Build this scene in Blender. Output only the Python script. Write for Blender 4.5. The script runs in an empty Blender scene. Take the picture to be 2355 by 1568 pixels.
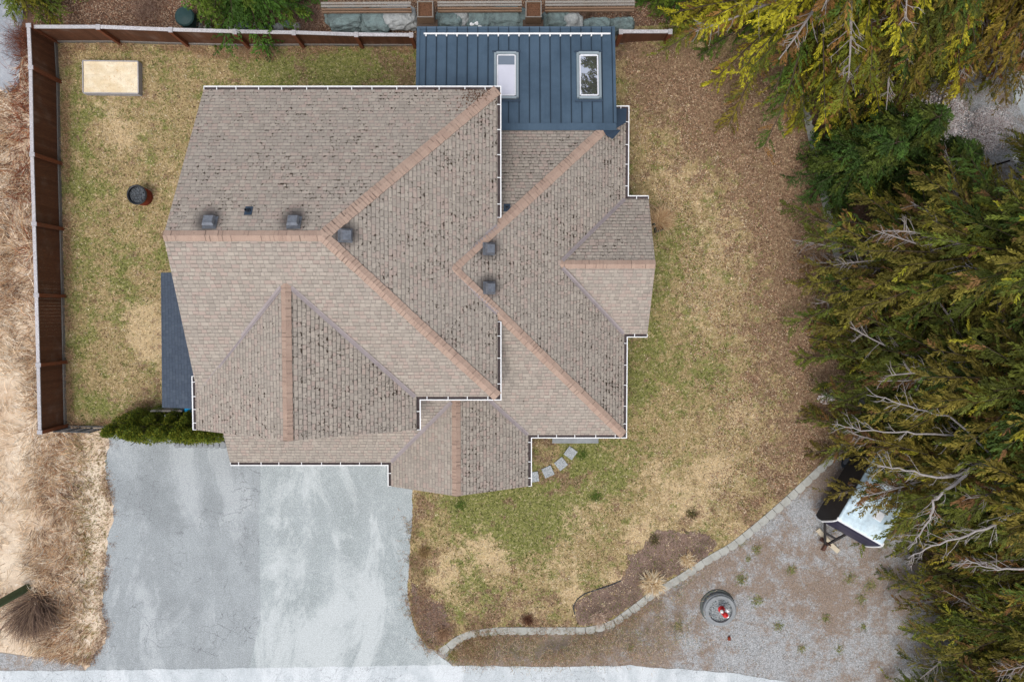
import bpy, math, random
import numpy as np
from mathutils import Vector, Matrix, noise
from mathutils.geometry import delaunay_2d_cdt
S = bpy.context.scene
COL = S.collection
random.seed(7); rng = np.random.default_rng(7)
# ------------------------------------------------------------------ camera
H = 30.0; F = 1570.0; CX = 1177.5; CY = 784.0; T = math.radians(2.5)
cd = bpy.data.cameras.new('camera'); cam = bpy.data.objects.new('camera', cd); COL.objects.link(cam)
cam.location = (0, 0, H); cam.rotation_euler = (-T, 0, 0)
cd.sensor_width = 36; cd.lens = 36 * F / 2355; cd.clip_end = 2000
S.camera = cam
def G(u, v, z=0.0):
    """world x, y of a picture point (2355 wide) on the level z: used as a survey of the plan"""
    dx = (u - CX) / F; dy = -(v - CY) / F
    y = dy * math.cos(T) - math.sin(T); zz = -dy * math.sin(T) - math.cos(T)
    t = (z - H) / zz
    return (dx * t, y * t)
def V3(u, v, z): p = G(u, v, z); return Vector((p[0], p[1], z))
def sm(t): t = min(1, max(0, t)); return t * t * (3 - 2 * t)
def zl(x, y):
    return 0.012 + 0.42 * max(sm((x - 3.5) / 3), sm((x + 4.6) / 4.5) * sm((-y - 3) / 3))
def GL(u, v):
    z = 0.0
    for _ in range(3):
        p = G(u, v, z); z = zl(*p)
    return p
# ------------------------------------------------------------------ colour helpers
GAIN = 1.22
def lin(c):
    c = c / 255.0
    return c / 12.92 if c <= 0.04045 else ((c + 0.055) / 1.055) ** 2.4
def C(r, g, b, k=1.0): return tuple(min(0.85, lin(x) / GAIN * k) for x in (r, g, b)) + (1.0,)
# ------------------------------------------------------------------ tagging
def tag(o, label=None, cat=None, group=None, kind=None):
    if label: o['label'] = label
    if cat: o['category'] = cat
    if group: o['group'] = group
    if kind: o['kind'] = kind
    return o
def empty(name, loc=(0, 0, 0), rz=0):
    o = bpy.data.objects.new(name, None); COL.objects.link(o); o.location = loc; o.rotation_euler = (0, 0, rz)
    o.empty_display_size = 0.2
    return o
def copy_tree(o, parent=None):
    c = o.copy(); COL.objects.link(c)
    if parent: c.parent = parent
    for ch in [x for x in bpy.data.objects if x.parent == o]: copy_tree(ch, c)
    return c
# ------------------------------------------------------------------ mesh builder
class MB:
    def __init__(s): s.v = []; s.f = []; s.uv = []; s.c = []; s.mi = []; s.sm = []
    def face(s, pts, uv=None, col=(1, 1, 1, 1), mi=0, smooth=False):
        n = len(s.v); s.v += [tuple(p) for p in pts]; s.f.append(tuple(range(n, n + len(pts))))
        s.uv.append(uv if uv else [(p[0], p[1]) for p in pts]); s.c.append(col); s.mi.append(mi); s.sm.append(smooth)
    def hexa(s, p, col=(1, 1, 1, 1), mi=0):
        """p: 8 points, bottom 4 counter-clockwise then top 4"""
        for q in ((3, 2, 1, 0), (4, 5, 6, 7), (0, 1, 5, 4), (1, 2, 6, 5), (2, 3, 7, 6), (3, 0, 4, 7)):
            s.face([p[i] for i in q], None, col, mi)
    def box(s, c, d, rz=0.0, col=(1, 1, 1, 1), mi=0, M=None, taper=1.0):
        p = []
        for z, k in ((-1, 1.0), (1, taper)):
            for x, y in ((-1, -1), (1, -1), (1, 1), (-1, 1)):
                q = Vector((x * d[0] / 2 * k, y * d[1] / 2 * k, z * d[2] / 2))
                q = (M @ q) if M else (Matrix.Rotation(rz, 3, 'Z') @ q)
                p.append(q + Vector(c))
        s.hexa(p, col, mi)
    def beam(s, a, b, w, h, col=(1, 1, 1, 1), mi=0):
        a = Vector(a); b = Vector(b); d = (b - a).normalized()
        up = Vector((0, 0, 1)) if abs(d.z) < 0.95 else Vector((0, 1, 0))
        sd = d.cross(up).normalized() * w / 2; u = sd.cross(d).normalized() * h / 2
        s.hexa([a - sd - u, a + sd - u, b + sd - u, b - sd - u, a - sd + u, a + sd + u, b + sd + u, b - sd + u], col, mi)
    def tube(s, pts, rad, n=6, col=(1, 1, 1, 1), mi=0, caps=True, smooth=True):
        rings = []
        for i, p in enumerate(pts):
            p = Vector(p); a = Vector(pts[max(0, i - 1)]); b = Vector(pts[min(len(pts) - 1, i + 1)])
            d = (b - a).normalized(); up = Vector((0, 0, 1)) if abs(d.z) < 0.9 else Vector((1, 0, 0))
            x = d.cross(up).normalized(); y = x.cross(d).normalized()
            rings.append([p + (x * math.cos(t) + y * math.sin(t)) * rad[i] for t in [2 * math.pi * k / n for k in range(n)]])
        for i in range(len(rings) - 1):
            for k in range(n):
                s.face([rings[i][k], rings[i][(k + 1) % n], rings[i + 1][(k + 1) % n], rings[i + 1][k]], None, col, mi, smooth)
        if caps:
            s.face(rings[0][::-1], None, col, mi); s.face(rings[-1], None, col, mi)
    def lathe(s, c, prof, n=32, col=(1, 1, 1, 1), mi=0, smooth=True, mis=None):
        c = Vector(c)
        for i in range(len(prof) - 1):
            (r0, z0), (r1, z1) = prof[i], prof[i + 1]
            for k in range(n):
                a = 2 * math.pi * k / n; b = 2 * math.pi * (k + 1) / n
                q = [c + Vector((r0 * math.cos(a), r0 * math.sin(a), z0)), c + Vector((r0 * math.cos(b), r0 * math.sin(b), z0)),
                     c + Vector((r1 * math.cos(b), r1 * math.sin(b), z1)), c + Vector((r1 * math.cos(a), r1 * math.sin(a), z1))]
                if r1 < 1e-5: q = q[:3]
                elif r0 < 1e-5: q = [q[0], q[2], q[3]]
                s.face(q, None, col, mis[i] if mis else mi, smooth)
    def build(s, name, mats, parent=None, weld=False):
        me = bpy.data.meshes.new(name)
        me.from_pydata(s.v, [], s.f)
        if not isinstance(mats, (list, tuple)): mats = [mats]
        for m in mats: me.materials.append(m)
        uvl = me.uv_layers.new(name='UVMap'); uvl.data.foreach_set('uv', np.array([c for f in s.uv for p in f for c in p], dtype=np.float32))
        ca = me.color_attributes.new('Col', 'FLOAT_COLOR', 'CORNER')
        ca.data.foreach_set('color', np.array([c for f, q in zip(s.f, s.c) for _ in f for c in q], dtype=np.float32))
        me.polygons.foreach_set('material_index', s.mi); me.polygons.foreach_set('use_smooth', s.sm)
        if weld:
            import bmesh
            b = bmesh.new(); b.from_mesh(me); bmesh.ops.remove_doubles(b, verts=b.verts, dist=1e-4); b.to_mesh(me); b.free()
        me.update()
        o = bpy.data.objects.new(name, me); COL.objects.link(o)
        if parent: o.parent = parent
        return o
def fast_mesh(name, verts, faces, cols, mat, parent=None):
    """verts (N,3), faces (M,k) all the same k, cols (M,4)"""
    me = bpy.data.meshes.new(name); k = faces.shape[1]; M = len(faces)
    me.vertices.add(len(verts)); me.vertices.foreach_set('co', verts.astype(np.float32).ravel())
    me.loops.add(M * k); me.loops.foreach_set('vertex_index', faces.astype(np.int32).ravel())
    me.polygons.add(M); me.polygons.foreach_set('loop_start', np.arange(0, M * k, k, dtype=np.int32))
    me.polygons.foreach_set('loop_total', np.full(M, k, dtype=np.int32))
    ca = me.color_attributes.new('Col', 'FLOAT_COLOR', 'CORNER')
    ca.data.foreach_set('color', np.repeat(cols.astype(np.float32), k, axis=0).ravel())
    me.materials.append(mat); me.update(calc_edges=True); me.validate()
    o = bpy.data.objects.new(name, me); COL.objects.link(o)
    if parent: o.parent = parent
    return o
# ------------------------------------------------------------------ node helpers
class NT:
    def __init__(s, name):
        s.m = bpy.data.materials.new(name); s.m.use_nodes = True; s.t = s.m.node_tree; s.t.nodes.clear()
        s.o = s.n('ShaderNodeOutputMaterial'); s.b = s.n('ShaderNodeBsdfPrincipled'); s.l(s.b.outputs[0], s.o.inputs[0])
        s.b.inputs['Roughness'].default_value = 0.85; s.b.inputs['Specular IOR Level'].default_value = 0.25
    def n(s, t): return s.t.nodes.new(t)
    def l(s, a, b): s.t.links.new(a, b)
    def put(s, sock, v):
        if v is None: return
        if isinstance(v, bpy.types.NodeSocket): s.l(v, sock)
        else: sock.default_value = v
    def math(s, op, a, b=None, c=None, clamp=False):
        n = s.n('ShaderNodeMath'); n.operation = op; n.use_clamp = clamp
        s.put(n.inputs[0], a); s.put(n.inputs[1], b); s.put(n.inputs[2], c); return n.outputs[0]
    def mix(s, f, a, b, mode='MIX'):
        n = s.n('ShaderNodeMix'); n.data_type = 'RGBA'; n.blend_type = mode
        s.put(n.inputs[0], f); s.put(n.inputs[6], a); s.put(n.inputs[7], b); return n.outputs[2]
    def noise(s, vec, scale, detail=4, rough=0.55, dist=0.0, dim='3D'):
        n = s.n('ShaderNodeTexNoise'); n.noise_dimensions = dim
        s.put(n.inputs['Vector'], vec); n.inputs['Scale'].default_value = scale; n.inputs['Detail'].default_value = detail
        n.inputs['Roughness'].default_value = rough; n.inputs['Distortion'].default_value = dist; return n.outputs[0]
    def vor(s, vec, scale, feature='F1', out=0, rnd=1.0):
        n = s.n('ShaderNodeTexVoronoi'); n.voronoi_dimensions = '2D'; n.feature = feature; s.put(n.inputs['Vector'], vec); n.inputs['Scale'].default_value = scale
        n.inputs['Randomness'].default_value = rnd; return n.outputs[out]
    def white(s, vec, col=False):
        n = s.n('ShaderNodeTexWhiteNoise'); n.noise_dimensions = '3D'; s.l(vec, n.inputs['Vector']); return n.outputs[1 if col else 0]
    def comb(s, x, y, z=0.0):
        n = s.n('ShaderNodeCombineXYZ'); s.put(n.inputs[0], x); s.put(n.inputs[1], y); s.put(n.inputs[2], z); return n.outputs[0]
    def sep(s, v):
        n = s.n('ShaderNodeSeparateXYZ'); s.l(v, n.inputs[0]); return n.outputs
    def map(s, v, a, b, c=0.0, d=1.0):
        n = s.n('ShaderNodeMapRange'); n.interpolation_type = 'SMOOTHSTEP'; s.put(n.inputs[0], v)
        for i, x in enumerate((a, b, c, d)): s.put(n.inputs[i + 1], x)
        return n.outputs[0]
    def pos(s): return s.n('ShaderNodeNewGeometry').outputs['Position']
    def obj(s): return s.n('ShaderNodeTexCoord').outputs['Object']
    def uv(s): return s.n('ShaderNodeTexCoord').outputs['UV']
    def attr(s, nm='Col'):
        n = s.n('ShaderNodeAttribute'); n.attribute_name = nm; return n.outputs[0]
    def bump(s, h, strength=0.4, dist=0.01):
        n = s.n('ShaderNodeBump'); n.inputs['Strength'].default_value = strength; n.inputs['Distance'].default_value = dist
        s.l(h, n.inputs['Height']); s.l(n.outputs[0], s.b.inputs['Normal'])
    def color(s, c): s.put(s.b.inputs['Base Color'], c); return s
    def set(s, **k):
        for a, v in k.items(): s.b.inputs[a.replace('_', ' ')].default_value = v
        return s
# simple worn material: base colour with two scales of noise
def worn(name, c, c2=None, scale=6, rough=0.8, metal=0.0, amount=0.5, bump=0.2, spec=0.25, fine=60):
    t = NT(name); p = t.obj(); c2 = c2 or tuple(x * 0.6 for x in c[:3]) + (1,)
    a = t.noise(p, scale, 6, 0.65); f = t.map(a, 0.35, 0.7, 0.0, amount)
    k = t.mix(f, c, c2); n2 = t.noise(p, fine, 3)
    k = t.mix(0.35, k, t.mix(t.map(n2, .3, .7), tuple(x * .7 for x in c[:3]) + (1,), tuple(min(.9, x * 1.25) for x in c[:3]) + (1,)))
    t.color(k); t.set(Roughness=rough, Metallic=metal); t.b.inputs['Specular IOR Level'].default_value = spec
    if bump: t.bump(n2, bump, 0.005)
    return t.m
# attribute-coloured material for leaves and blades
def leafmat(name, trans=0.15, jitter=True):
    t = NT(name); a = t.attr(); oc = t.n('ShaderNodeObjectInfo').outputs['Color']
    k = t.mix(1.0, a, oc, 'MULTIPLY'); t.color(k); t.set(Roughness=0.7)
    t.b.inputs['Specular IOR Level'].default_value = 0.2
    tr = t.n('ShaderNodeBsdfTranslucent'); t.l(k, tr.inputs[0]); mx = t.n('ShaderNodeMixShader'); mx.inputs[0].default_value = trans
    t.l(t.b.outputs[0], mx.inputs[1]); t.l(tr.outputs[0], mx.inputs[2]); t.l(mx.outputs[0], t.o.inputs[0])
    return t.m
LEAF = leafmat('foliage', 0.08); BLADE = leafmat('grass blades', 0.15)
# ---- shingles: real-world UVs, courses 0.137 m, laminated tabs of uneven width
def shingles(name, pal, moss_on=True, course=0.143, line=0.62):
    t = NT(name); ux, uy, _ = t.sep(t.uv()); A = t.sep(t.attr())   # A.x moss, A.y line strength
    p = t.pos()
    wob = t.math('MULTIPLY', t.math('SUBTRACT', t.noise(p, 1.3, 2), 0.5), 0.035)
    vv = t.math('DIVIDE', t.math('ADD', uy, wob), course); row = t.math('FLOOR', vv); fv = t.math('FRACT', vv)
    roff = t.white(t.comb(row, 3.1, 0.0))
    xx = t.math('ADD', t.math('DIVIDE', ux, 0.36), t.math('MULTIPLY', roff, 7.0)); tab = t.math('FLOOR', xx); fx = t.math('FRACT', xx)
    thr = t.math('ADD', 0.3, t.math('MULTIPLY', t.white(t.comb(tab, row, 5.0)), 0.45))
    sub = t.math('GREATER_THAN', fx, thr)
    idv = t.comb(t.math('ADD', t.math('MULTIPLY', tab, 2.0), sub), row, 1.0)
    r1 = t.white(idv); r2 = t.white(t.comb(t.math('ADD', t.math('MULTIPLY', tab, 2.0), sub), row, 9.0))
    d1 = t.math('MINIMUM', fx, t.math('SUBTRACT', 1.0, fx)); d2 = t.math('ABSOLUTE', t.math('SUBTRACT', fx, thr))
    dv = t.math('MULTIPLY', t.math('MINIMUM', d1, d2), 0.36)
    vline = t.map(dv, 0.007, 0.02, 1.0, 0.0)
    thick = t.math('ADD', 0.13, t.math('MULTIPLY', sub, 0.17))
    hline = t.map(fv, t.math('MULTIPLY', thick, 0.6), t.math('ADD', thick, 0.1), 1.0, 0.0)  # butt-edge shadow of each course, painted as a dark line
    a, b, c, d = pal
    k = t.mix(r1, a, b); k = t.mix(t.map(r2, 0.55, 0.95, 0, .75), k, c)
    big = t.noise(p, 0.55, 5, 0.6); k = t.mix(t.map(big, 0.4, 0.75, 0.0, 0.5), k, d)
    st = t.noise(p, 3.5, 5, .7); k = t.mix(t.map(st, 0.5, 0.8, 0, .35), k, tuple(x * .55 for x in d[:3]) + (1,))
    gr = t.noise(t.uv(), 90, 2, 0.7); k = t.mix(0.3, k, t.mix(t.map(gr, 0.3, 0.7), tuple(x * .5 for x in a[:3]) + (1,), tuple(min(.8, x * 1.45) for x in a[:3]) + (1,)))
    ln = t.math('MULTIPLY', t.math('MAXIMUM', hline, t.math('MULTIPLY', vline, 0.6)), t.math('MULTIPLY', A[1], line))
    ln = t.math('MULTIPLY', ln, t.map(t.noise(p, 4.0, 3), 0.25, 0.6, 0.55, 1.1), clamp=True)
    k = t.mix(ln, k, tuple(x * 0.22 for x in a[:3]) + (1,))
    if moss_on:
        mn = t.math('MULTIPLY_ADD', t.noise(p, 0.9, 4, .7), .35, t.math('MULTIPLY_ADD', t.noise(p, 9.0, 3, 0.7), .85, -.04)); mz = t.noise(p, 0.8, 3)
        lim = t.math('SUBTRACT', 0.775, t.math('ADD', t.math('MULTIPLY', A[0], 0.22), t.math('MULTIPLY', mz, 0.06)))
        near = t.map(fv, 0.35, 0.75, 1.0, 0.0); near = t.math('MAXIMUM', near, t.math('MULTIPLY', vline, 0.8))
        mo = t.math('MULTIPLY', t.map(mn, lim, t.math('ADD', lim, 0.03)), near)
        k = t.mix(mo, k, C(52, 40, 30))
    if moss_on:
        dm = None
        for vx, vy in VSTAIN:
            vd = t.n('ShaderNodeVectorMath'); vd.operation = 'DISTANCE'; t.l(t.comb(t.sep(p)[0], t.sep(p)[1]), vd.inputs[0]); vd.inputs[1].default_value = (vx, vy, 0)
            dm = vd.outputs['Value'] if dm is None else t.math('MINIMUM', dm, vd.outputs['Value'])
        k = t.mix(t.math('MULTIPLY', t.map(t.math('ADD', dm, t.math('MULTIPLY', st, .15)), .22, .72, .9, 0), 1.0), k, C(70, 66, 66))
    t.color(k); t.set(Roughness=0.92)
    hgt = t.math('ADD', t.math('SUBTRACT', t.math('MULTIPLY', r2, 0.3), t.math('MULTIPLY', t.math('MAXIMUM', vline, 0.0), 0.5)), t.math('SUBTRACT', 1.0, fv))
    t.bump(hgt, 0.5, 0.012)
    return t.m
PAL = (C(174, 164, 152), C(142, 133, 124), C(168, 145, 136), C(152, 145, 137))
VSTAIN = [(G(482, 506, 7.9)), (G(677, 506, 7.9)), (G(793, 536, 7.9)), (G(1122, 568, 5.7)), (G(1123, 658, 5.7))]
M_SH = shingles('weathered tan shingles', PAL)
M_SHD = shingles('slate grey shingles', (C(74, 84, 98), C(64, 74, 88), C(82, 92, 104), C(68, 76, 90)), False, 0.14, 0.35)
def capmat():
    t = NT('ridge cap shingles'); p = t.pos(); a = t.sep(t.attr())
    k = t.mix(a[0], C(176, 153, 138), C(154, 132, 120)); k = t.mix(t.map(t.noise(p, 1.2, 4), 0.4, 0.7, 0, .6), k, C(172, 154, 140))
    k = t.mix(0.45, k, t.mix(t.map(t.noise(p, 70, 3, .7), .3, .7), C(130, 100, 86), C(206, 180, 160)))
    k = t.mix(t.map(t.noise(p, 5, 4, .7), .62, .75, 0, .6), k, C(92, 74, 64))
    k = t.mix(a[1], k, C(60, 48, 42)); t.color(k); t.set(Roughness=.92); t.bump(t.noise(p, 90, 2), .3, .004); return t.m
M_CAP = capmat()
M_VAL = worn('valley flashing', C(160, 150, 150), C(136, 126, 126), 3, .55, 0.2, .7)
M_WHITE = worn('white painted metal', (0.74, 0.74, 0.74, 1), (0.6, 0.6, 0.6, 1), 3, .45, 0, .3, 0)
M_GUT = worn('gutter trough with leaf debris', C(82, 74, 76), C(60, 44, 34), 7, .9, 0, .9)
M_FASCIA = worn('fascia board', C(120, 108, 100), None, 4)
M_SOFFIT = worn('soffit', C(180, 172, 160), None, 3)
M_GALV = worn('galvanised metal', C(132, 136, 144), C(84, 88, 94), 7, .40, .45, .9, .1, .5)
M_DARKMETAL = worn('dark blue metal', C(58, 74, 92), C(46, 60, 76), 2, .55, .1, .6, .05)
M_RUBBER = worn('black rubber', C(50, 58, 68), None, 10)
def metalroof():
    t = NT('blue standing seam metal'); p = t.pos()
    k = t.mix(t.map(t.noise(p, .9, 5, .65), .35, .7), C(74, 95, 114), C(62, 82, 100))
    k = t.mix(t.map(t.noise(p, 120, 2), .66, .74, 0, .55), k, C(120, 136, 150))
    sx = t.n('ShaderNodeMapping'); sx.inputs['Scale'].default_value = (14, .7, 1); t.l(p, sx.inputs[0])
    k = t.mix(t.map(t.noise(sx.outputs[0], 1, 4), .5, .8, 0, .3), k, C(84, 106, 124))
    t.color(k); t.set(Roughness=.52, Metallic=.1); t.b.inputs['Specular IOR Level'].default_value = .35; return t.m
M_METAL = metalroof()
def wood(name, c1, c2, c3, grain=(1, 1, 12), rough=.85):
    t = NT(name); p = t.obj(); m = t.n('ShaderNodeMapping'); m.inputs['Scale'].default_value = grain; t.l(p, m.inputs[0])
    g = t.noise(m.outputs[0], 6, 6, .7, .6); k = t.mix(t.map(g, .3, .7), c1, c2); a = t.sep(t.attr())
    k = t.mix(t.map(t.noise(p, 1.1, 4), .5, .75, 0, .7), k, c3); k = t.mix(t.math('MULTIPLY', a[0], .55), k, tuple(x * .45 for x in c1[:3]) + (1,))
    t.color(k); t.set(Roughness=rough); t.bump(g, .35, .006); return t.m
M_FENCE = wood('dark stained fence boards', C(118, 76, 52), C(82, 54, 40), C(126, 104, 92), (9, 9, .8))
M_POST = wood('red brown fence post', C(134, 78, 50), C(104, 60, 40), C(112, 76, 58), (8, 8, .8))
M_RAIL = wood('weathered grey rail', C(214, 212, 216), C(156, 150, 150), C(190, 182, 176), (3, 3, 3))
M_KICK = wood('weathered kick board', C(150, 146, 140), C(112, 106, 100), C(128, 116, 104), (3, 3, 3))
M_GREYWOOD = wood('grey timber', C(170, 166, 160), C(120, 112, 104), C(140, 124, 108), (4, 4, 4))
M_BROWNWOOD = wood('old brown timber', C(168, 140, 116), C(112, 86, 68), C(140, 110, 90), (2, 9, 9))
M_BARK = worn('brown bark', C(84, 72, 60), C(56, 46, 38), 9, .95, 0, .8, .6)
M_GREYBARK = worn('grey dead twigs', C(158, 150, 146), C(112, 102, 96), 6, .9, 0, .7, .2)
M_TWIG = worn('brown twigs', C(136, 108, 90), C(96, 72, 60), 5, .9, 0, .7, 0)
M_STONE = worn('grey green boulder', C(122, 140, 140), C(80, 84, 84), 3.2, .9, 0, 1, 1, .2, 16)
M_STONE2 = worn('pale boulder', C(172, 176, 176), C(110, 112, 114), 3, .9, 0, .9, .7, .2, 22)
M_BLOCK = worn('concrete wall block', C(174, 174, 167), C(146, 144, 136), 3.5, .92, 0, .95, .5)
M_CONC = worn('grey concrete', C(150, 154, 156), C(116, 118, 120), 3, .92, 0, .7, .4)
M_SIDING = worn('beige siding', C(190, 176, 156), None, 2, .8, 0, .25)
M_GLASS = NT('window glass').color((.03, .04, .05, 1)).set(Roughness=.05).m
M_RED = worn('red paint', C(214, 30, 32), C(170, 24, 26), 8, .4, 0, .5, .1, .5)
M_WPAINT = worn('white paint', (.8, .8, .8, 1), None, 5, .5, 0, .3, 0)
M_BLACKV = worn('black vinyl', C(44, 40, 40), C(34, 30, 30), 3, .5, 0, .6, .1)
M_SOIL = worn('brown potting soil', C(112, 80, 60), C(62, 44, 34), 22, .95, 0, .9, .8, .2, 70)
M_RUST = worn('rusty steel', C(140, 60, 38), C(74, 46, 40), 5, .8, .2, .8, .4)
M_GREENP = worn('green plastic', C(40, 66, 66), None, 6, .5)
# ================================================================== GROUND SHEETS
def pip(px, py, poly):
    ins = np.zeros(px.shape, bool); n = len(poly); j = n - 1
    for i in range(n):
        xi, yi = poly[i]; xj, yj = poly[j]
        c = ((yi > py) != (yj > py)) & (px < (xj - xi) * (py - yi) / (yj - yi + 1e-12) + xi); ins ^= c; j = i
    return ins
def ragged(poly, amp, step=0.18, seed=0, only=None):
    out = []
    for i in range(len(poly)):
        a = Vector(poly[i]); b = Vector(poly[(i + 1) % len(poly)]); L = (b - a).length
        k = max(1, int(L / step)) if (only is None or i in only) else 1
        nrm = Vector((-(b - a).y, (b - a).x)).normalized()
        for q in range(k):
            p = a.lerp(b, q / k)
            if k > 1: p = p + nrm * amp * (noise.noise(Vector((p.x * 1.4, p.y * 1.4, seed))) + .7 * noise.noise(Vector((p.x * 5, p.y * 5, seed + 9))) + .35 * random.uniform(-1, 1))
            out.append((p.x, p.y))
    return out
def sheet(name, poly, zf, mat, colf=None, grid=0.5, kind='structure'):
    P = np.array(poly); x0, y0 = P.min(0); x1, y1 = P.max(0)
    gx, gy = np.meshgrid(np.arange(x0 + grid * .37, x1, grid), np.arange(y0 + grid * .41, y1, grid)); gx = gx.ravel(); gy = gy.ravel()
    gx = gx + rng.uniform(-.1, .1, gx.shape) * grid; m = pip(gx, gy, poly); pts = list(poly) + list(zip(gx[m], gy[m]))
    n = len(poly)
    r = delaunay_2d_cdt([Vector(p) for p in pts], [(i, (i + 1) % n) for i in range(n)], [list(range(n))], 1, 1e-5)
    vs = [(p.x, p.y, zf(p.x, p.y)) for p in r[0]]
    fs = []
    for f in r[2]:
        a, b, c = (r[0][i] for i in f[:3])
        fs.append(tuple(f) if (b - a).cross(c - a) > 0 else tuple(f[::-1]))
    me = bpy.data.meshes.new(name); me.from_pydata(vs, [], fs); me.materials.append(mat)
    ca = me.color_attributes.new('Col', 'FLOAT_COLOR', 'POINT')
    ca.data.foreach_set('color', np.array([(colf(v[0], v[1]) if colf else (0, 0, 0)) + (1,) for v in vs], dtype=np.float32).ravel())
    me.polygons.foreach_set('use_smooth', [True] * len(fs)); me.update()
    o = bpy.data.objects.new(name, me); COL.objects.link(o); o['kind'] = kind
    return o
# blobs: (u, v, radius, weight) in plan survey units -> metres
def blobs(L): return [(*G(u, v), r / 52.3, w) for u, v, r, w in L]
def bsum(B, x, y):
    s = 0.0
    for bx, by, r, w in B:
        d2 = ((x - bx) ** 2 + (y - by) ** 2) / (r * r)
        if d2 < 6: s += w * math.exp(-d2)
    return s
GRN = blobs([(900, 150, 60, .8), (780, 160, 50, .6), (850, 185, 50, .6), (700, 140, 40, .5), (620, 165, 40, .3), (175, 330, 30, .5), (168, 700, 30, .5), (1260, 1170, 60, .4), (1120, 1145, 60, .5), (1345, 1045, 30, .7), (170, 250, 45, 0.51), (165, 420, 40, 0.58), (170, 600, 40, 0.51), (175, 800, 35, 0.51), (180, 900, 40, 0.43), (230, 450, 50, 0.29), (260, 600, 50, 0.36), (620, 150, 80, 0.43), (760, 150, 70, 0.51), (880, 165, 70, 0.87), (930, 150, 50, 0.72), (250, 960, 50, 0.43),
    (1180, 1160, 100, 0.43), (1060, 1150, 60, 0.36), (1340, 1040, 45, 0.87), (1300, 1130, 80, 0.51), (1530, 560, 60, 0.43), (1500, 680, 70, 0.51), (1480, 800, 60, 0.43), (1460, 900, 70, 0.43), (1200, 1230, 90, 0.36), (1070, 1330, 70, 0.36),
    (1100, 1200, 60, 0.43), (1420, 1060, 60, 0.43), (1620, 860, 60, 0.29), (1100, 1400, 60, 0.22), (280, 700, 50, 0.43), (380, 590, 40, 0.36)])
STR = blobs([(335, 740, 45, 1.19), (350, 800, 40, 1.02), (300, 320, 35, 0.59), (250, 240, 30, 0.51), (1110, 1255, 40, 1.02), (1150, 1290, 30, 0.68), (1640, 1080, 60, 0.77), (1600, 1180, 40, 0.68), (1500, 1080, 40, 0.51), (1560, 1130, 40, 0.59), (1700, 950, 50, 0.51),
    (1600, 700, 80, 0.42), (1550, 420, 80, 0.42), (1650, 550, 80, 0.42), (1050, 1330, 40, 0.51), (1290, 1300, 50, 0.51), (1460, 1225, 30, 1.02), (1420, 1330, 30, 1.02), (1320, 1360, 30, 0.68), (1230, 1425, 40, 0.85), (1690, 1220, 30, 0.68), (1020, 1290, 30, 0.68), (1000, 1340, 30, 0.68),
    (260, 300, 40, 0.51), (400, 430, 50, 0.34), (280, 880, 40, 0.34), (250, 700, 30, 0.34), (1330, 1180, 50, 0.51), (1500, 1180, 50, 0.42)])
BRN = blobs([(945, 170, 22, .9), (900, 112, 60, .6), (1290, 1090, 40, .4), (1240, 1400, 50, .4), (1000, 1290, 30, .5), (1110, 1400, 60, .3), (1750, 250, 160, .8), (1800, 420, 120, .7), (1840, 560, 110, .8), (1830, 700, 110, .6), (1600, 230, 90, .4), (1730, 1180, 50, .5), (1900, 820, 70, .8), (1870, 930, 80, .7), (1840, 1030, 80, .75), (1760, 1100, 50, .4), (1480, 140, 60, .7), (1490, 240, 50, .5), (1560, 170, 60, .6), (1650, 270, 60, .4),
    (1470, 400, 30, .3), (960, 1290, 28, .7), (965, 1180, 25, .5), (970, 1370, 35, .7), (1000, 1420, 45, .8), (990, 1150, 35, .4), (1240, 1040, 40, .45), (1200, 1330, 60, .15), (1400, 1290, 50, .2), (700, 108, 60, .5), (560, 115, 50, .3), (150, 130, 30, .5), (152, 500, 12, .5), (148, 300, 12, .5), (155, 700, 12, .5), (160, 880, 12, .5), (930, 190, 25, .5),
    (1780, 780, 80, .35), (1740, 880, 60, .3), (1270, 1100, 40, .3), (1590, 1180, 50, .3), (1150, 1420, 60, .3), (350, 905, 50, .3), (320, 960, 40, .4), (1590, 350, 70, .25)])
def lawncol(x, y): return (0.37 + bsum(GRN, x, y), 0.28 + bsum(STR, x, y), 0.14 + bsum(BRN, x, y))
cG = C(128, 132, 68); cG2 = C(102, 114, 52); cT = C(176, 154, 112); cS = C(210, 184, 144); cB = C(142, 108, 86)
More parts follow.
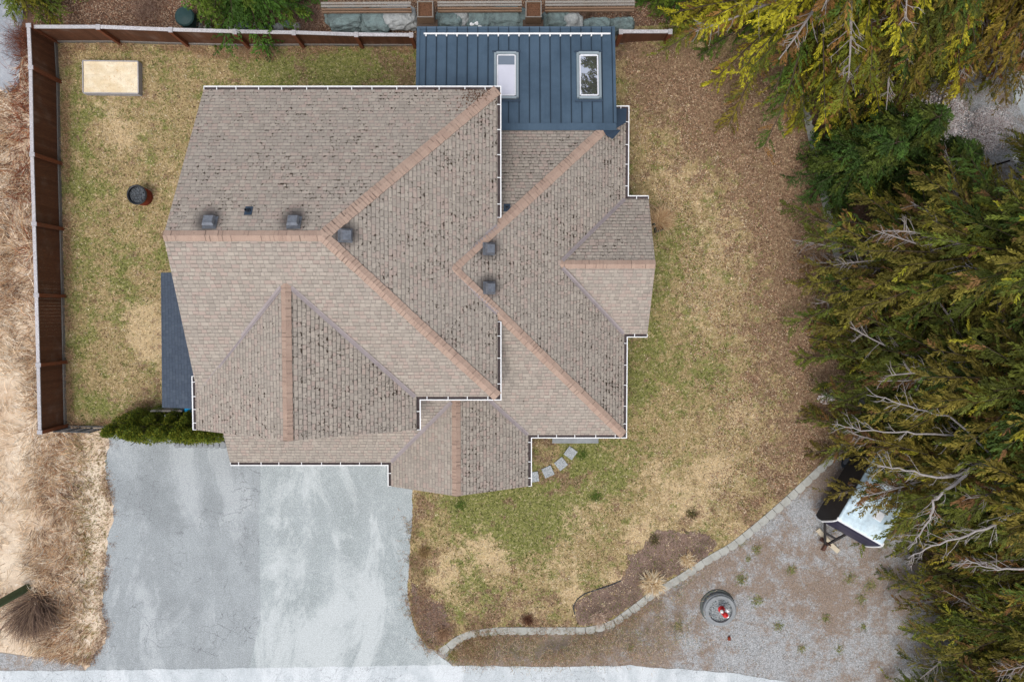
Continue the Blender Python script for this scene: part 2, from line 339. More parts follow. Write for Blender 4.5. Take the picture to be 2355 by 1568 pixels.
def lawnmat():
    t = NT('lawn turf'); p = t.pos(); a = t.sep(t.attr())
    wet = [t.noise(p, s, 10, .8) for s in (1.1, 2.3)]
    fine = t.noise(p, 14, 4, .75)
    def cl(n, a_, gain, lo): return t.map(t.math('ADD', t.math('ADD', t.math('MULTIPLY_ADD', n, 2.0, -.5), t.math('MULTIPLY', fine, .45)), t.math('MULTIPLY', a_, gain)), lo + .03, lo + .20)
    k = t.mix(t.map(fine, .42, .58), C(146, 126, 88), C(186, 164, 120))
    g = cl(wet[0], a[0], .42, .86); k = t.mix(t.math('MULTIPLY', g, .85), k, t.mix(t.map(t.noise(p, 7, 3), .3, .7), cG, cG2))
    s = cl(wet[1], a[1], .5, .98); k = t.mix(t.math('MULTIPLY', s, .8), k, cS)
    p2 = t.n('ShaderNodeVectorMath'); p2.operation = 'ADD'; p2.inputs[1].default_value = (31, 17, 5); t.l(p, p2.inputs[0])
    b = cl(t.noise(p2.outputs[0], 1.7, 6, .72), a[2], .6, .92); k = t.mix(t.math('MULTIPLY', b, .85), k, t.mix(t.map(t.noise(p, 14, 5, .85), .42, .58), C(92, 68, 54), C(160, 128, 104)))
    k = t.mix(t.map(t.noise(p, 7, 6, .85), .50, .62, 0, .6), k, C(88, 78, 50)); k = t.mix(t.map(t.noise(p, 10, 5, .85), .52, .64, 0, .55), k, C(222, 202, 164))
    t.color(k); t.set(Roughness=.95); t.bump(t.noise(p, 60, 3, .8), .7, .03); return t.m
M_LAWN = lawnmat()
def groundmat(name, c1, c2, c3, s1=.8, s2=20, dark=.5, b=.5):
    t = NT(name); p = t.pos()
    k = t.mix(t.map(t.noise(p, s1, 6, .7), .38, .62), c1, c2)
    k = t.mix(t.map(t.noise(p, s1 * 4, 6, .75), .5, .7), k, c3)
    k = t.mix(t.map(t.noise(p, s2, 4, .8), .48, .75, 0, dark), k, tuple(x * .35 for x in c1[:3]) + (1,))
    t.color(k); t.set(Roughness=.95); t.bump(t.noise(p, s2 * 2, 3, .8), b, .03); return t.m
M_FIELD = groundmat('dry field soil', C(228, 210, 186), C(206, 180, 152), C(240, 228, 210), .5, 18)
M_DIRT = groundmat('leaf litter', C(118, 92, 76), C(92, 72, 60), C(148, 122, 102), 1.4, 12, .7)
M_MULCH = groundmat('bark mulch', C(138, 116, 104), C(110, 92, 82), C(164, 142, 126), 1.4, 24, .7)
PALE = blobs([(640, 1160, 35, .8), (650, 1290, 60, .9), (800, 1330, 70, .9), (880, 1400, 60, .8), (730, 1430, 60, .5), (600, 1460, 22, .9), (560, 1330, 16, .6), (545, 1210, 18, .6), (575, 1140, 20, .5), (470, 1440, 60, .4), (680, 1100, 40, .3), (300, 1490, 60, .3), (950, 1500, 40, .8), (690, 1200, 25, .5), (860, 1250, 30, .3)])
DARK = blobs([(350, 1150, 64, .9), (395, 1205, 30, .8), (290, 1130, 41, .5), (490, 1165, 34, .8), (470, 1290, 38, .4), (385, 1395, 34, .7), (450, 1400, 26, .6), (560, 1240, 38, .4), (800, 1160, 47, .35), (590, 1330, 22, .6), (520, 1060, 57, .4), (270, 1250, 38, .4), (700, 1250, 57, .3), (840, 1120, 76, .25)])
def drivecol(x, y): return (bsum(PALE, x, y), bsum(DARK, x, y), 0)
def asphalt(name, c1, c2, c3, crack=.5, cs=.9, streak=.6, spk=.5, mk0=.52):
    t = NT(name); p = t.pos()
    m = t.n('ShaderNodeMapping'); m.inputs['Scale'].default_value = (1.2, .5, 1); t.l(p, m.inputs[0])
    k = t.mix(t.map(t.noise(m.outputs[0], .55, 8, .72), .40, .60), c1, c2)
    k = t.mix(t.map(t.noise(m.outputs[0], .33, 9, .72, .6), .49, .60, 0, streak), k, c3)
    st = t.noise(p, 1.6, 5, .7); k = t.mix(t.map(st, .6, .8, 0, .5), k, tuple(x * .62 for x in c1[:3]) + (1,))
    k = t.mix(t.map(t.noise(p, 2.8, 9, .8), .5, .62, 0, .35), k, c3); k = t.mix(t.map(t.noise(p, 4.1, 8, .8), .54, .66, 0, .3), k, tuple(x * .72 for x in c1[:3]) + (1,))
    at = t.sep(t.attr()); nz = t.math('MULTIPLY_ADD', t.noise(p, 1.7, 9, .75), 1.6, -.3)
    k = t.mix(t.map(t.math('MULTIPLY', at[0], nz), .15, .6, 0, .85), k, c3); k = t.mix(t.map(t.math('MULTIPLY', at[1], nz), .06, .42, 0, .75), k, tuple(x * .55 for x in c1[:3]) + (1,))
    ag = t.noise(p, 26, 4, .8); k = t.mix(spk, k, t.mix(t.map(ag, .32, .68), tuple(x * .5 for x in c1[:3]) + (1,), tuple(min(.85, x * 1.5) for x in c2[:3]) + (1,)))
    if crack:
        dn = t.n('ShaderNodeTexNoise'); dn.inputs['Scale'].default_value = 1.6; dn.inputs['Detail'].default_value = 5; t.l(p, dn.inputs['Vector'])
        vm = t.n('ShaderNodeVectorMath'); vm.operation = 'MULTIPLY_ADD'; t.l(dn.outputs[1], vm.inputs[0]); vm.inputs[1].default_value = (1.1, 1.1, 0); t.l(p, vm.inputs[2])
        for sc, w, mk in ((cs, .011, mk0 - .06), (cs * 3.2, .03, mk0)):
            e = t.vor(vm.outputs[0], sc, 'DISTANCE_TO_EDGE'); c = t.map(e, 0, w, 1, 0)
            mask = t.map(t.noise(p, .45, 3), mk, mk + .1); k = t.mix(t.math('MULTIPLY', t.math('MULTIPLY', c, mask), crack), k, C(104, 106, 110))
        e = t.vor(vm.outputs[0], 6.5, 'DISTANCE_TO_EDGE'); k = t.mix(t.math('MULTIPLY', t.map(e, 0, .07, 1, 0), t.map(t.noise(p, .7, 5, .7), .42, .6, 0, crack * .5)), k, C(110, 114, 118))
    t.color(k); t.set(Roughness=.93); t.bump(ag, .45, .008); return t.m
M_DRIVE = asphalt('old grey asphalt', C(136, 141, 143), C(162, 168, 170), C(206, 210, 211), .7, .55, .8, .6, .5)
M_DRIVE2 = asphalt('newer pale asphalt', C(146, 154, 154), C(168, 175, 176), C(222, 226, 226), .12, 1, 1, .6)
M_ROAD = asphalt('bleached road asphalt', C(180, 187, 190), C(200, 206, 209), C(220, 224, 226), .75, 1.4, .8, .3, .44)
def gravelmat():
    t = NT('gravel with weeds'); p = t.pos()
    st = t.vor(p, 30, 'F1', 1); sv = t.sep(st)
    k = t.mix(sv[0], C(134, 136, 137), C(192, 194, 195)); e = t.vor(p, 30, 'DISTANCE_TO_EDGE'); k = t.mix(t.map(e, 0, .12, .6, 0), k, C(96, 88, 82))
    a = t.sep(t.attr())
    f = t.map(t.math('ADD', t.math('ADD', t.math('MULTIPLY_ADD', t.noise(p, 1.1, 10, .82), 1.7, -.35), t.math('MULTIPLY', t.noise(p, 9, 4, .8), .35)), t.math('MULTIPLY', a[2], .4)), .60, .86)
    k = t.mix(t.math('MULTIPLY', f, .8), k, t.mix(t.map(t.noise(p, 18, 4, .8), .35, .65), C(98, 80, 66), C(160, 136, 114)))
    g = t.map(t.math('ADD', t.noise(p, 3.1, 8, .85), t.math('MULTIPLY', a[0], .3)), .60, .70); k = t.mix(t.math('MULTIPLY', g, .55), k, C(112, 108, 66))
    t.color(k); t.set(Roughness=.93); t.bump(e, .6, .02); return t.m
M_GRAVEL = gravelmat()
M_PATHG = groundmat('grey path gravel', C(148, 154, 162), C(170, 174, 180), C(190, 192, 196), .8, 28)
# base ground to the horizon
g = MB(); n = 12; R = 400
g.face([(-R, -R, -0.02), (R, -R, -0.02), (R, R, -0.02), (-R, R, -0.02)]); tag(g.build('ground', M_FIELD), kind='structure')
def PV(L): return [G(u, v) for u, v in L]
# polygons
road_poly = ragged(PV([(-900, 1541), (0, 1541), (300, 1539), (700, 1534), (1030, 1528), (1200, 1532), (1450, 1530), (1600, 1540), (1700, 1548), (1800, 1565), (2200, 1630), (3000, 1750), (3000, 1900), (-900, 1900)]), .05, .25, 1, range(1, 9))
sheet('road', road_poly, lambda x, y: .006, M_ROAD, grid=2.0)
old_poly = ragged(PV([(620, 980), (612, 1200), (618, 1400), (612, 1550), (190, 1550), (206, 1524), (218, 1500), (243, 1478), (246, 1440), (234, 1400), (236, 1340), (244, 1290), (250, 1225), (262, 1195), (258, 1150), (245, 1100), (243, 1060), (252, 1015), (240, 980)]), .09, .12, 2, range(2, 18))
sheet('driveway', old_poly, lambda x, y: .002, M_DRIVE, drivecol, grid=.6)
new_poly = ragged(PV([(602, 985), (1010, 985), (952, 1130), (948, 1200), (943, 1260), (938, 1360), (945, 1410), (960, 1455), (992, 1490), (1014, 1508), (1040, 1530), (1040, 1550), (570, 1550), (600, 1420), (596, 1200)]), .035, .2, 3, range(1, 11))
sheet('driveway', new_poly, lambda x, y: .0055, M_DRIVE2, drivecol, grid=.6).name = 'driveway_slab'
WALL1 = [(1008, 1492), (1030, 1478), (1048, 1462), (1085, 1448), (1150, 1441), (1250, 1441), (1350, 1441), (1400, 1430), (1440, 1402), (1500, 1356), (1560, 1322), (1620, 1282), (1680, 1248), (1740, 1200), (1800, 1148), (1860, 1092), (1908, 1046)]
WALL2 = [(1908, 1046), (1930, 1020), (1950, 992), (1968, 950), (1980, 900), (1978, 860), (1972, 830), (1960, 780), (1945, 700), (1930, 640), (1905, 540), (1884, 440), (1868, 360), (1852, 290), (1842, 240), (1830, 150), (1820, 20)]
lawn_pts = [GL(u, v) for u, v in [(950, 1100), (948, 1200), (943, 1260), (938, 1360), (945, 1410), (958, 1455), (985, 1490), (1008, 1496)]] + [GL(u, v) for u, v in (WALL1 + WALL2[1:])] + \
    [GL(1500, 60), GL(1412, 62)] + PV([(960, 100), (700, 101), (430, 100), (133, 98), (140, 500), (152, 982), (250, 984), (520, 984), (540, 900), (950, 900)])
lawn_poly = ragged(lawn_pts, .045, .16, 4, range(0, 7))
sheet('lawn', lawn_poly, zl, M_LAWN, lawncol, grid=.42)
mul = [GL(u, v) for u, v in [(1448, 1300), (1440, 1275), (1470, 1262), (1510, 1222), (1580, 1222), (1630, 1232), (1655, 1250), (1640, 1268), (1600, 1292), (1540, 1330), (1480, 1368), (1430, 1408), (1390, 1432), (1330, 1436), (1320, 1395), (1340, 1370), (1400, 1345), (1430, 1330)]]
sheet('mulch_bed', ragged(mul, .13, .07, 5), lambda x, y: zl(x, y) + .006, M_MULCH, grid=.5)
mul2 = [GL(u, v) for u, v in [(948, 1340), (975, 1375), (1010, 1385), (1030, 1420), (1040, 1450), (1015, 1484), (985, 1484), (960, 1450), (948, 1410)]]
sheet('mulch_bed', ragged(mul2, .13, .07, 6), lambda x, y: zl(x, y) + .006, M_MULCH, grid=.5)
GBR = blobs([(1100, 1480, 60, .7), (1250, 1490, 90, .5), (1400, 1480, 80, .35), (1500, 1400, 80, .35), (1600, 1340, 60, .3), (1150, 1510, 60, .6), (1700, 1300, 80, .3), (1850, 1330, 90, .35), (1930, 1400, 80, .4), (2050, 1350, 60, .4), (1900, 1100, 60, .6), (2000, 1550, 40, .3), (1300, 1520, 90, .5), (1500, 1525, 60, .5), (1850, 1190, 30, -.6), (1750, 1500, 80, -.3), (1950, 1480, 50, -.2), (2010, 1250, 40, .4)])
GGR = blobs([(1200, 1500, 60, .5), (1300, 1480, 60, .4), (1070, 1520, 30, .6), (1560, 1420, 60, .3), (1450, 1460, 60, .3)])
grav = [G(u, v) for u, v in [(1000, 1494)] + [(a + 4, b + 8) for a, b in WALL1[1:]] + [(a + 3, b) for a, b in WALL2[1:]] + [(1830, -60), (2700, -60), (2900, 1700), (1800, 1566), (1700, 1550), (1600, 1542), (1450, 1532), (1200, 1534), (1034, 1530)]]
sheet('gravel_yard', ragged(grav, .05, .2, 8, range(len(grav) - 7, len(grav))), lambda x, y: -.006, M_GRAVEL, lambda x, y: (bsum(GGR, x, y), 0, bsum(GBR, x, y)), grid=.6)
M_LITTER = M_DIRT
sheet('dirt_slope', ragged(PV([(45, 60), (60, -120), (1840, -120), (1830, 40), (1500, 66), (960, 100), (133, 98), (72, 100)]), .06, .3, 9), lambda x, y: -.009, M_DIRT, grid=1.0)
sheet('leaf_litter', ragged([G(u + 5, v) for u, v in WALL2[:0:-1]] + [G(u, v) for u, v in [(1990, 990), (2080, 1090), (2130, 1190), (2120, 1290), (2160, 1400), (2230, 1520), (2500, 1560), (2700, 900), (2600, 520), (2330, 440), (2200, 420), (2100, 360), (2070, 280), (2100, 200), (2050, -60), (1832, -60)]], .1, .3, 12), lambda x, y: .003, M_DIRT, grid=1.0)
sheet('gravel_path', ragged(PV([(-60, -60), (52, -60), (48, 60), (50, 140), (40, 200), (22, 215), (0, 205), (-60, 215)]), .08, .2, 10), lambda x, y: -.004, M_PATHG, grid=1.0)
sheet('neighbour_drive', PV([(2316, 160), (2325, 200), (2345, 250), (2375, 310), (2700, 330), (2700, 100), (2340, 100)]), lambda x, y: .0, M_DRIVE2, grid=1.0)
sheet('gravel_shoulder', ragged(PV([(-60, 1500), (0, 1500), (60, 1508), (120, 1512), (190, 1530), (196, 1543), (-60, 1543)]), .05, .2, 10), lambda x, y: -.002, M_GRAVEL, grid=1.0)
# ================================================================== HOUSE
p_ = 0.53; E = 5.4; L = 2.8
house = empty('house', (-3, 1, 0)); HO = Vector((-3, 1, 0))
tag(house, 'brown shingled house with hipped and gabled roofs and a blue metal roof extension', 'house')
def hb(mb, name, mats, label=None, parent=None):
    o = mb.build(name, mats, parent or house)
    if parent is None: o.location = -HO
    if label: o['label'] = label
    return o
def plane_face(mb, pts, eave, moss, line, th=.16, mi=0):
    """roof plane: pts 3D in order seen from above (ccw); eave: unit direction along eave"""
    e = Vector(eave).normalized(); P = [Vector(p) for p in pts]
    nrm = Vector((0, 0, 0))
    for i in range(len(P)): nrm += P[i].cross(P[(i + 1) % len(P)])
    nrm.normalize()
    if nrm.z < 0: P.reverse(); nrm = -nrm
    up = nrm.cross(e).normalized()
    if up.z < 0: up = -up
    mb.face(P, [(p.dot(e), p.dot(up)) for p in P], (moss, line, 0, 1), mi)
    Q = [p - Vector((0, 0, th)) for p in P]; mb.face(Q[::-1], None, (1, 1, 1, 1), mi + 1)
    for i in range(len(P)):
        j = (i + 1) % len(P); mb.face([Q[i], Q[j], P[j], P[i]], None, (1, 1, 1, 1), mi + 1)
RM = [M_SH, M_FASCIA]
XE = -.52; YB = 7.85; YF = -3.09; RY = 2.38; RZ = E + p_ * 5.47
apex = (-2.07, 1.485, 6.22); hip = (-6.0, RY, RZ); rw = (-11.02, RY, RZ)
mb = MB()
plane_face(mb, [(-10.95, YB, E), rw, hip, (XE, YB, E)], (1, 0, 0), .5, .8)
plane_face(mb, [rw, (-11.36, -3.0, 5.44), (-7.44, .91, 7.52), (-3.45, YF, E), (XE, YF, E), hip], (1, 0, 0), .05, .85)
plane_face(mb, [hip, (XE, YF, E), (XE, -.05, E), apex, (XE, 3.02, E), (XE, YB, E)], (0, 1, 0), .55, 1.0)
main_roof = hb(mb, 'main_roof', RM)
mb = MB()
plane_face(mb, [(-7.44, .91, 7.52), (-11.46, -2.3, E), (-11.46, -4.3, E), (-7.44, -4.3, 7.52)], (0, 1, 0), .42, .95)
plane_face(mb, [(-7.44, .91, 7.52), (-7.44, -4.3, 7.52), (-3.45, -4.3, E), (-3.45, YF, E)], (0, 1, 0), .52, 1.3)
gable_roof = hb(mb, 'gable_roof', RM)
LN_W = -1.0
mb = MB()
plane_face(mb, [apex, (XE, 3.02, E), (LN_W, 3.1, 5.35), (LN_W, 7.93, L), (4.48, 7.93, L)], (1, 0, 0), .45, 1.2)
plane_face(mb, [apex, (4.48, 7.93, L), (4.48, 4.43, L), (1.81, 1.76, 4.215), (4.48, -.91, L), (4.48, -4.96, L)], (0, 1, 0), .52, 1.15)
plane_face(mb, [apex, (4.48, -4.96, L), (.66, -4.96, L), (-2.12, -2.2, 4.265), (-1.0, -.1, 5.37), (XE, -.05, E)], (1, 0, 0), .05, .85)
lower_roof = hb(mb, 'lower_roof', RM)
mb = MB()
plane_face(mb, [(1.81, 1.76, 4.215), (4.48, 4.43, L), (5.40, 4.43, L), (5.40, 1.76, 4.215)], (1, 0, 0), .35, 1.2)
plane_face(mb, [(1.81, 1.76, 4.215), (5.40, 1.76, 4.215), (5.40, -.91, L), (4.48, -.91, L)], (1, 0, 0), .0, .75)
bay_roof = hb(mb, 'bay_roof', RM)
mb = MB()
plane_face(mb, [(-11.33, -6.07, L), (-4.87, -6.07, L), (-2.12, -3.3, 4.265), (-2.12, -2.6, 4.64), (-3.95, -2.6, 4.64), (-3.95, -3.9, 3.95), (-11.27, -3.9, 3.95)], (1, 0, 0), .05, .95)
garage_roof = hb(mb, 'garage_roof', RM)
mb = MB()
plane_face(mb, [(-4.87, -7.04, L), (-2.12, -7.04, 4.265), (-2.12, -3.3, 4.265), (-4.87, -6.07, L)], (0, 1, 0), .2, .7)
plane_face(mb, [(-2.12, -7.04, 4.265), (.66, -7.04, L), (.66, -4.96, L), (-2.12, -2.2, 4.265)], (0, 1, 0), .5, 1.2)
porch_roof = hb(mb, 'porch_roof', RM)
mb = MB(); plane_face(mb, [(-14.15, 1.55, 2.4), (-14.22, -3.91, 2.4), (-10.9, -3.91, 3.2), (-10.9, 1.55, 3.2)], (0, 1, 0), 0, 1.0, .12)
hb(mb, 'lean_to_roof', [M_SHD, M_FASCIA], 'slate grey shingled lean-to roof')
# ridge and hip caps: overlapping folded shingles
def ridge(a, b, roof, w=.19, drop=None):
    a = Vector(a); b = Vector(b); d = (b - a); Ln = d.length; d.normalize(); s = Vector((d.y, -d.x, 0)).normalized()
    n = int(Ln / .137); m = MB(); dz = drop if drop is not None else p_ * w
    for i in range(n + 1):
        p0 = a + d * (i * Ln / (n + 1)); p1 = a + d * min(Ln, (i + 1.25) * Ln / (n + 1)); lift0 = .050; lift1 = .026
        jit = random.uniform(-.008, .008); col = (random.random(), 0, 0, 1)
        # the lower (later) piece lies over the start of the next
        c0 = p0 + Vector((0, 0, lift1)); c1 = p1 + Vector((0, 0, lift0))
        for sg in (-1, 1):
            e0 = c0 + s * sg * (w + jit) - Vector((0, 0, dz)); e1 = c1 + s * sg * (w + jit) - Vector((0, 0, dz))
            q = [c0, e0, e1, c1] if sg > 0 else [c1, e1, e0, c0]
            m.face(q, None, col)
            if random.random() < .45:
                g1 = d * random.uniform(.014, .028); up_ = Vector((0, 0, .006)); dk = (0, random.uniform(.1, .65), 0, 1)  # dark lap line: shadow gap and moss painted at the piece's end
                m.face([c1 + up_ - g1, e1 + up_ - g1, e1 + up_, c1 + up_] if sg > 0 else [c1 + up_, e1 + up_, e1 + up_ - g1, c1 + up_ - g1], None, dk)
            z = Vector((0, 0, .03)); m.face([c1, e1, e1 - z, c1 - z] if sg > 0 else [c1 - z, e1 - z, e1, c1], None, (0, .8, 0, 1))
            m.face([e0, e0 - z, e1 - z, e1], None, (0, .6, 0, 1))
    return m.build('ridge_cap', M_CAP, roof)
def hipdrop(w): return p_ * w / math.sqrt(2)
HW = .185
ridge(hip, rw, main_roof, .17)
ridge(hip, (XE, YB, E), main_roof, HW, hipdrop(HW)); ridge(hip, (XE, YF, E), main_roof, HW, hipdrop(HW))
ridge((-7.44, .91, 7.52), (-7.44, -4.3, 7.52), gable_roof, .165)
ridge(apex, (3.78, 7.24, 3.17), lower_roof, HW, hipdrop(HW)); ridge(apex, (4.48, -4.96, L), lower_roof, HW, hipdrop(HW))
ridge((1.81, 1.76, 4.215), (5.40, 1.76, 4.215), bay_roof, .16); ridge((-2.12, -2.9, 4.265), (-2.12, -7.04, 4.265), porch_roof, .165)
def valley(a, b, roof, w=.075):
    a = Vector(a); b = Vector(b); m = MB(); d = (b - a).normalized(); s = Vector((d.y, -d.x, 0)).normalized() * w
    up = Vector((0, 0, .02)); k = 8
    for i in range(k):
        p0 = a.lerp(b, i / k); p1 = a.lerp(b, (i + 1) / k)
        for sg in (-1, 1):
            rise = Vector((0, 0, p_ * w / 1.414)); q = [p0 + up, p0 + s * sg + rise + up, p1 + s * sg + rise + up, p1 + up]
            m.face(q if sg < 0 else q[::-1])
        r = Vector((0, 0, .02)); m.beam(p0 + up + r * .4, p1 + up + r * .4, .02, .03)
    return m.build('valley_flashing', M_VAL, roof)
valley((-7.6, .78, 7.45), (-11.36, -2.95, 5.42), gable_roof); valley((-7.28, .78, 7.45), (-3.5, YF, 5.42), gable_roof)
valley((-2.2, 1.6, 6.2), (XE, 3.05, E), main_roof); valley((-2.2, 1.36, 6.2), (XE, -.08, E), main_roof)
valley((1.9, 1.9, 4.2), (4.45, 4.42, L), bay_roof); valley((1.9, 1.62, 4.2), (4.45, -.9, L), bay_roof)
valley((-2.3, -3.45, 4.2), (-4.85, -6.05, L), porch_roof); valley((-1.95, -2.37, 4.2), (.64, -4.95, L), porch_roof)
# gutters
def gutter(pts, step=.82, inner=None):
    """pts: polyline (x, y, z) of the eave edge; trough lies to the left-hand outside given by signs"""
    pts = [Vector(p) for p in pts]; m = MB(); W = .125; D = .11
    outs = []
    for i, p in enumerate(pts):
        nn = []
        for a, b in ((i - 1, i), (i, i + 1)):
            if a >= 0 and b < len(pts):
                d = (pts[b] - pts[a]).normalized(); nn.append(Vector((d.y, -d.x, 0)))
        if len(nn) == 1: o = nn[0]
        else: o = (nn[0] + nn[1]); o = o / max(.5, o.dot(nn[0]))
        outs.append(o)
    z0 = Vector((0, 0, -.02)); zb = Vector((0, 0, -.02 - D))
    for i in range(len(pts) - 1):
        a, b, oa, ob = pts[i], pts[i + 1], outs[i], outs[i + 1]
        def st(w0, za, w1, zb_, mi): m.face([a + oa * w0 + za, b + ob * w0 + za, b + ob * w1 + zb_, a + oa * w1 + zb_], None, (1, 1, 1, 1), mi)
        st(-.01, z0, -.01, zb, 1); st(-.01, zb + Vector((0, 0, .05)), W - .02, zb + Vector((0, 0, .05)), 1)
        st(W - .025, zb, W - .025, z0, 0); st(W - .022, z0, W + .014, z0, 0); st(W + .012, z0, W, zb, 0); st(W, zb, -.01, zb, 0)
    for p, o, (q) in ((pts[0], outs[0], pts[1]), (pts[-1], outs[-1], pts[-2])):
        d = (p - q).normalized(); m.beam(p + o * -.01 + (z0 + zb) / 2 , p + o * (W + .012) + (z0 + zb) / 2, .02, D)
    g_ = m.build('gutter', [M_WHITE, M_GUT], house); g_.location = -HO
    for i in range(len(pts) - 1):
        a, b = pts[i], pts[i + 1]; Ln = (b - a).length; d = (b - a) / Ln; o = Vector((d.y, -d.x, 0)); k = max(1, int(round(Ln / step)))
        for q in range(k):
            p = a + d * (Ln * (q + .5 + random.uniform(-.08, .08)) / k); h = MB()
            h.beam(p + o * -.02 + Vector((0, 0, -.005)), p + o * W + Vector((0, 0, -.012)), .026, .018); hh = h.build('hanger', M_WHITE, g_)
gutter([(XE, 3.35, E), (XE, YB, E), (-10.95, YB, E)])
gutter([(-3.45, -4.3, E), (-3.45, YF, E), (XE, YF, E), (XE, -.38, E)])
gutter([(-11.46, -2.35, E), (-11.46, -4.3, E)], .55)
gutter([(-11.33, -6.07, L), (-4.87, -6.07, L), (-4.87, -7.04, L)])
gutter([(.66, -7.04, L), (.66, -4.96, L), (4.48, -4.96, L), (4.48, -.91, L), (5.40, -.91, L)])
gutter([(5.40, 4.43, L), (4.48, 4.43, L), (4.48, 7.93, L), (4.02, 7.93, L)])
# metal roof
MY0 = 6.98; MZ0 = 3.32; MY1 = 11.15; MZ1 = 2.62; XW = -3.73; XR = 4.03
def mz(y): return MZ0 + (MZ1 - MZ0) * (y - MY0) / (MY1 - MY0)
mb = MB(); mb.hexa([(XW, MY0, mz(MY0) - .1), (XR, MY0, mz(MY0) - .1), (XR, MY1, mz(MY1) - .1), (XW, MY1, mz(MY1) - .1), (XW, MY0, mz(MY0)), (XR, MY0, mz(MY0)), (XR, MY1, mz(MY1)), (XW, MY1, mz(MY1))])
sx = XW + .36; seams = []
while sx < XR - .05: seams.append(sx); sx += .405
SKY = [(-.735, .29), (2.47, .29)]; SKYY = (8.22, 10.10)
for s_ in seams:
    segs = [(MY0 + .26, MY1)]
    for cxs, hw in ((-.22, .49), (2.99, .49)):
        if abs(s_ - cxs) < hw: segs = [(MY0 + .26, 8.12), (10.2, MY1)]
    for a_, b_ in segs: mb.beam((s_, a_, mz(a_) + .018), (s_, b_, mz(b_) + .018), .032, .055, mi=1)
mb.hexa([(XW, MY0 - .02, mz(MY0) + .003), (XR, MY0 - .02, mz(MY0) + .003), (XR, MY0 + .27, mz(MY0 + .27) + .003), (XW, MY0 + .27, mz(MY0 + .27) + .003), (XW, MY0 - .02, mz(MY0) + .045), (XR, MY0 - .02, mz(MY0) + .045), (XR, MY0 + .27, mz(MY0 + .27) + .045), (XW, MY0 + .27, mz(MY0 + .27) + .045)])
for xx in (XW + .05, XR - .05): mb.beam((xx, MY0 + .28, mz(MY0 + .28) + .02), (xx, MY1, mz(MY1) + .02), .12, .05)
mb.beam((XW, MY1 - .03, mz(MY1) + .02), (XR, MY1 - .03, mz(MY1) + .02), .09, .045)
metal = hb(mb, 'metal_roof', [M_METAL, worn('dark seam', C(40, 54, 68), None, 5, .6, .1)], 'blue standing seam metal roof')
fl = MB()
def lap(pts, t=.03):
    P = [Vector(p) for p in pts]; fl.hexa([p for p in P] + [p + Vector((0, 0, t)) for p in P])
lap([(4.03, 7.05, 3.28), (4.42, 7.30, 3.16), (4.5, 7.93, 2.84), (4.03, 7.93, 2.84)]); lap([(3.62, 6.72, 3.49), (3.86, 6.58, 3.52), (4.2, 6.98, 3.3), (3.5, 7.0, 3.3)])
fl.build('corner_flashing', M_DARKMETAL, metal)
sr = MB(); ry = 10.83; sr.beam((XW + .28, ry, mz(ry) + .13), (XR - .18, ry, mz(ry) + .13), .05, .05)
srail = hb(sr, 'snow_rail', M_WHITE)
for s_ in seams:
    if s_ < XR - .2: b_ = MB(); b_.box((s_, ry - .03, mz(ry) + .07), (.05, .1, .1)); b_.build('bracket', M_WHITE, srail)
def glassmat(name, c, met=0.0):
    t = NT(name); t.color(t.mix(t.map(t.noise(t.obj(), 1.5, 3), .3, .7), c, tuple(x * .9 for x in c[:3]) + (1,))); t.set(Roughness=.06, Metallic=met)
    t.b.inputs['Specular IOR Level'].default_value = .6; t.b.inputs['Coat Weight'].default_value = .6; t.b.inputs['Coat Roughness'].default_value = .03; return t.m
M_SKYG = glassmat('skylight glass over white blind', C(216, 216, 228)); M_SKYG2 = NT('reflective coated glass').color((.9, .9, .93, 1)).set(Roughness=.015, Metallic=.96).m
M_SKYF = worn('grey clad skylight frame', C(150, 162, 168), C(128, 140, 146), 4, .45, .2, .4, 0)
M_SKYI = worn('white inner frame', C(226, 228, 232), None, 4, .5)
def ribbon_frame(m, cx, y0, y1, hw, zoff, w, h, mi):
    for (ax, ay, bx, by) in ((cx - hw, y0, cx - hw, y1), (cx + hw, y0, cx + hw, y1)):
        m.beam((ax, ay, mz(ay) + zoff), (bx, by, mz(by) + zoff), w, h, mi=mi)
    for yy in (y0, y1): m.beam((cx - hw + w / 2, yy, mz(yy) + zoff - .002), (cx + hw - w / 2, yy, mz(yy) + zoff - .002), w, h, mi=mi)
for i, cx_ in enumerate((-.22, 2.99)):
    y0, y1 = 8.25, 10.05; f = MB(); ribbon_frame(f, cx_, y0, y1, .43, .07, .09, .14, 0); fr = hb(f, 'skylight', M_SKYF)
    fr['label'] = ('skylight with white blind behind the glass', 'clear skylight nearer the corner of the metal roof')[i]
    f = MB(); ribbon_frame(f, cx_, y0 + .09, y1 - .09, .345, .10, .05, .06, 0); f.build('inner_frame', M_SKYI, fr)
    f = MB(); z = .105; f.face([(cx_ - .33, y0 + .1, mz(y0 + .1) + z), (cx_ + .33, y0 + .1, mz(y0 + .1) + z), (cx_ + .33, y1 - .1, mz(y1 - .1) + z), (cx_ - .33, y1 - .1, mz(y1 - .1) + z)])
    f.build('pane', M_SKYG if i == 0 else M_SKYG2, fr)
    if i == 0:
        f = MB(); f.face([(cx_ - .33, y1 - .48, mz(y1 - .48) + z + .004), (cx_ + .33, y1 - .48, mz(y1 - .48) + z + .004), (cx_ + .33, y1 - .11, mz(y1 - .11) + z + .004), (cx_ - .33, y1 - .11, mz(y1 - .11) + z + .004)])
        f.build('dark_pane_strip', glassmat('bare glass above blind', C(116, 128, 142)), fr)
    for yy in (y0 - .12, y1 + .1): f = MB(); f.beam((cx_ - .55, yy, mz(yy) + .03), (cx_ + .55, yy, mz(yy) + .03), .07, .03); f.build('flashing', M_DARKMETAL, fr)
random.seed(31); m = MB()
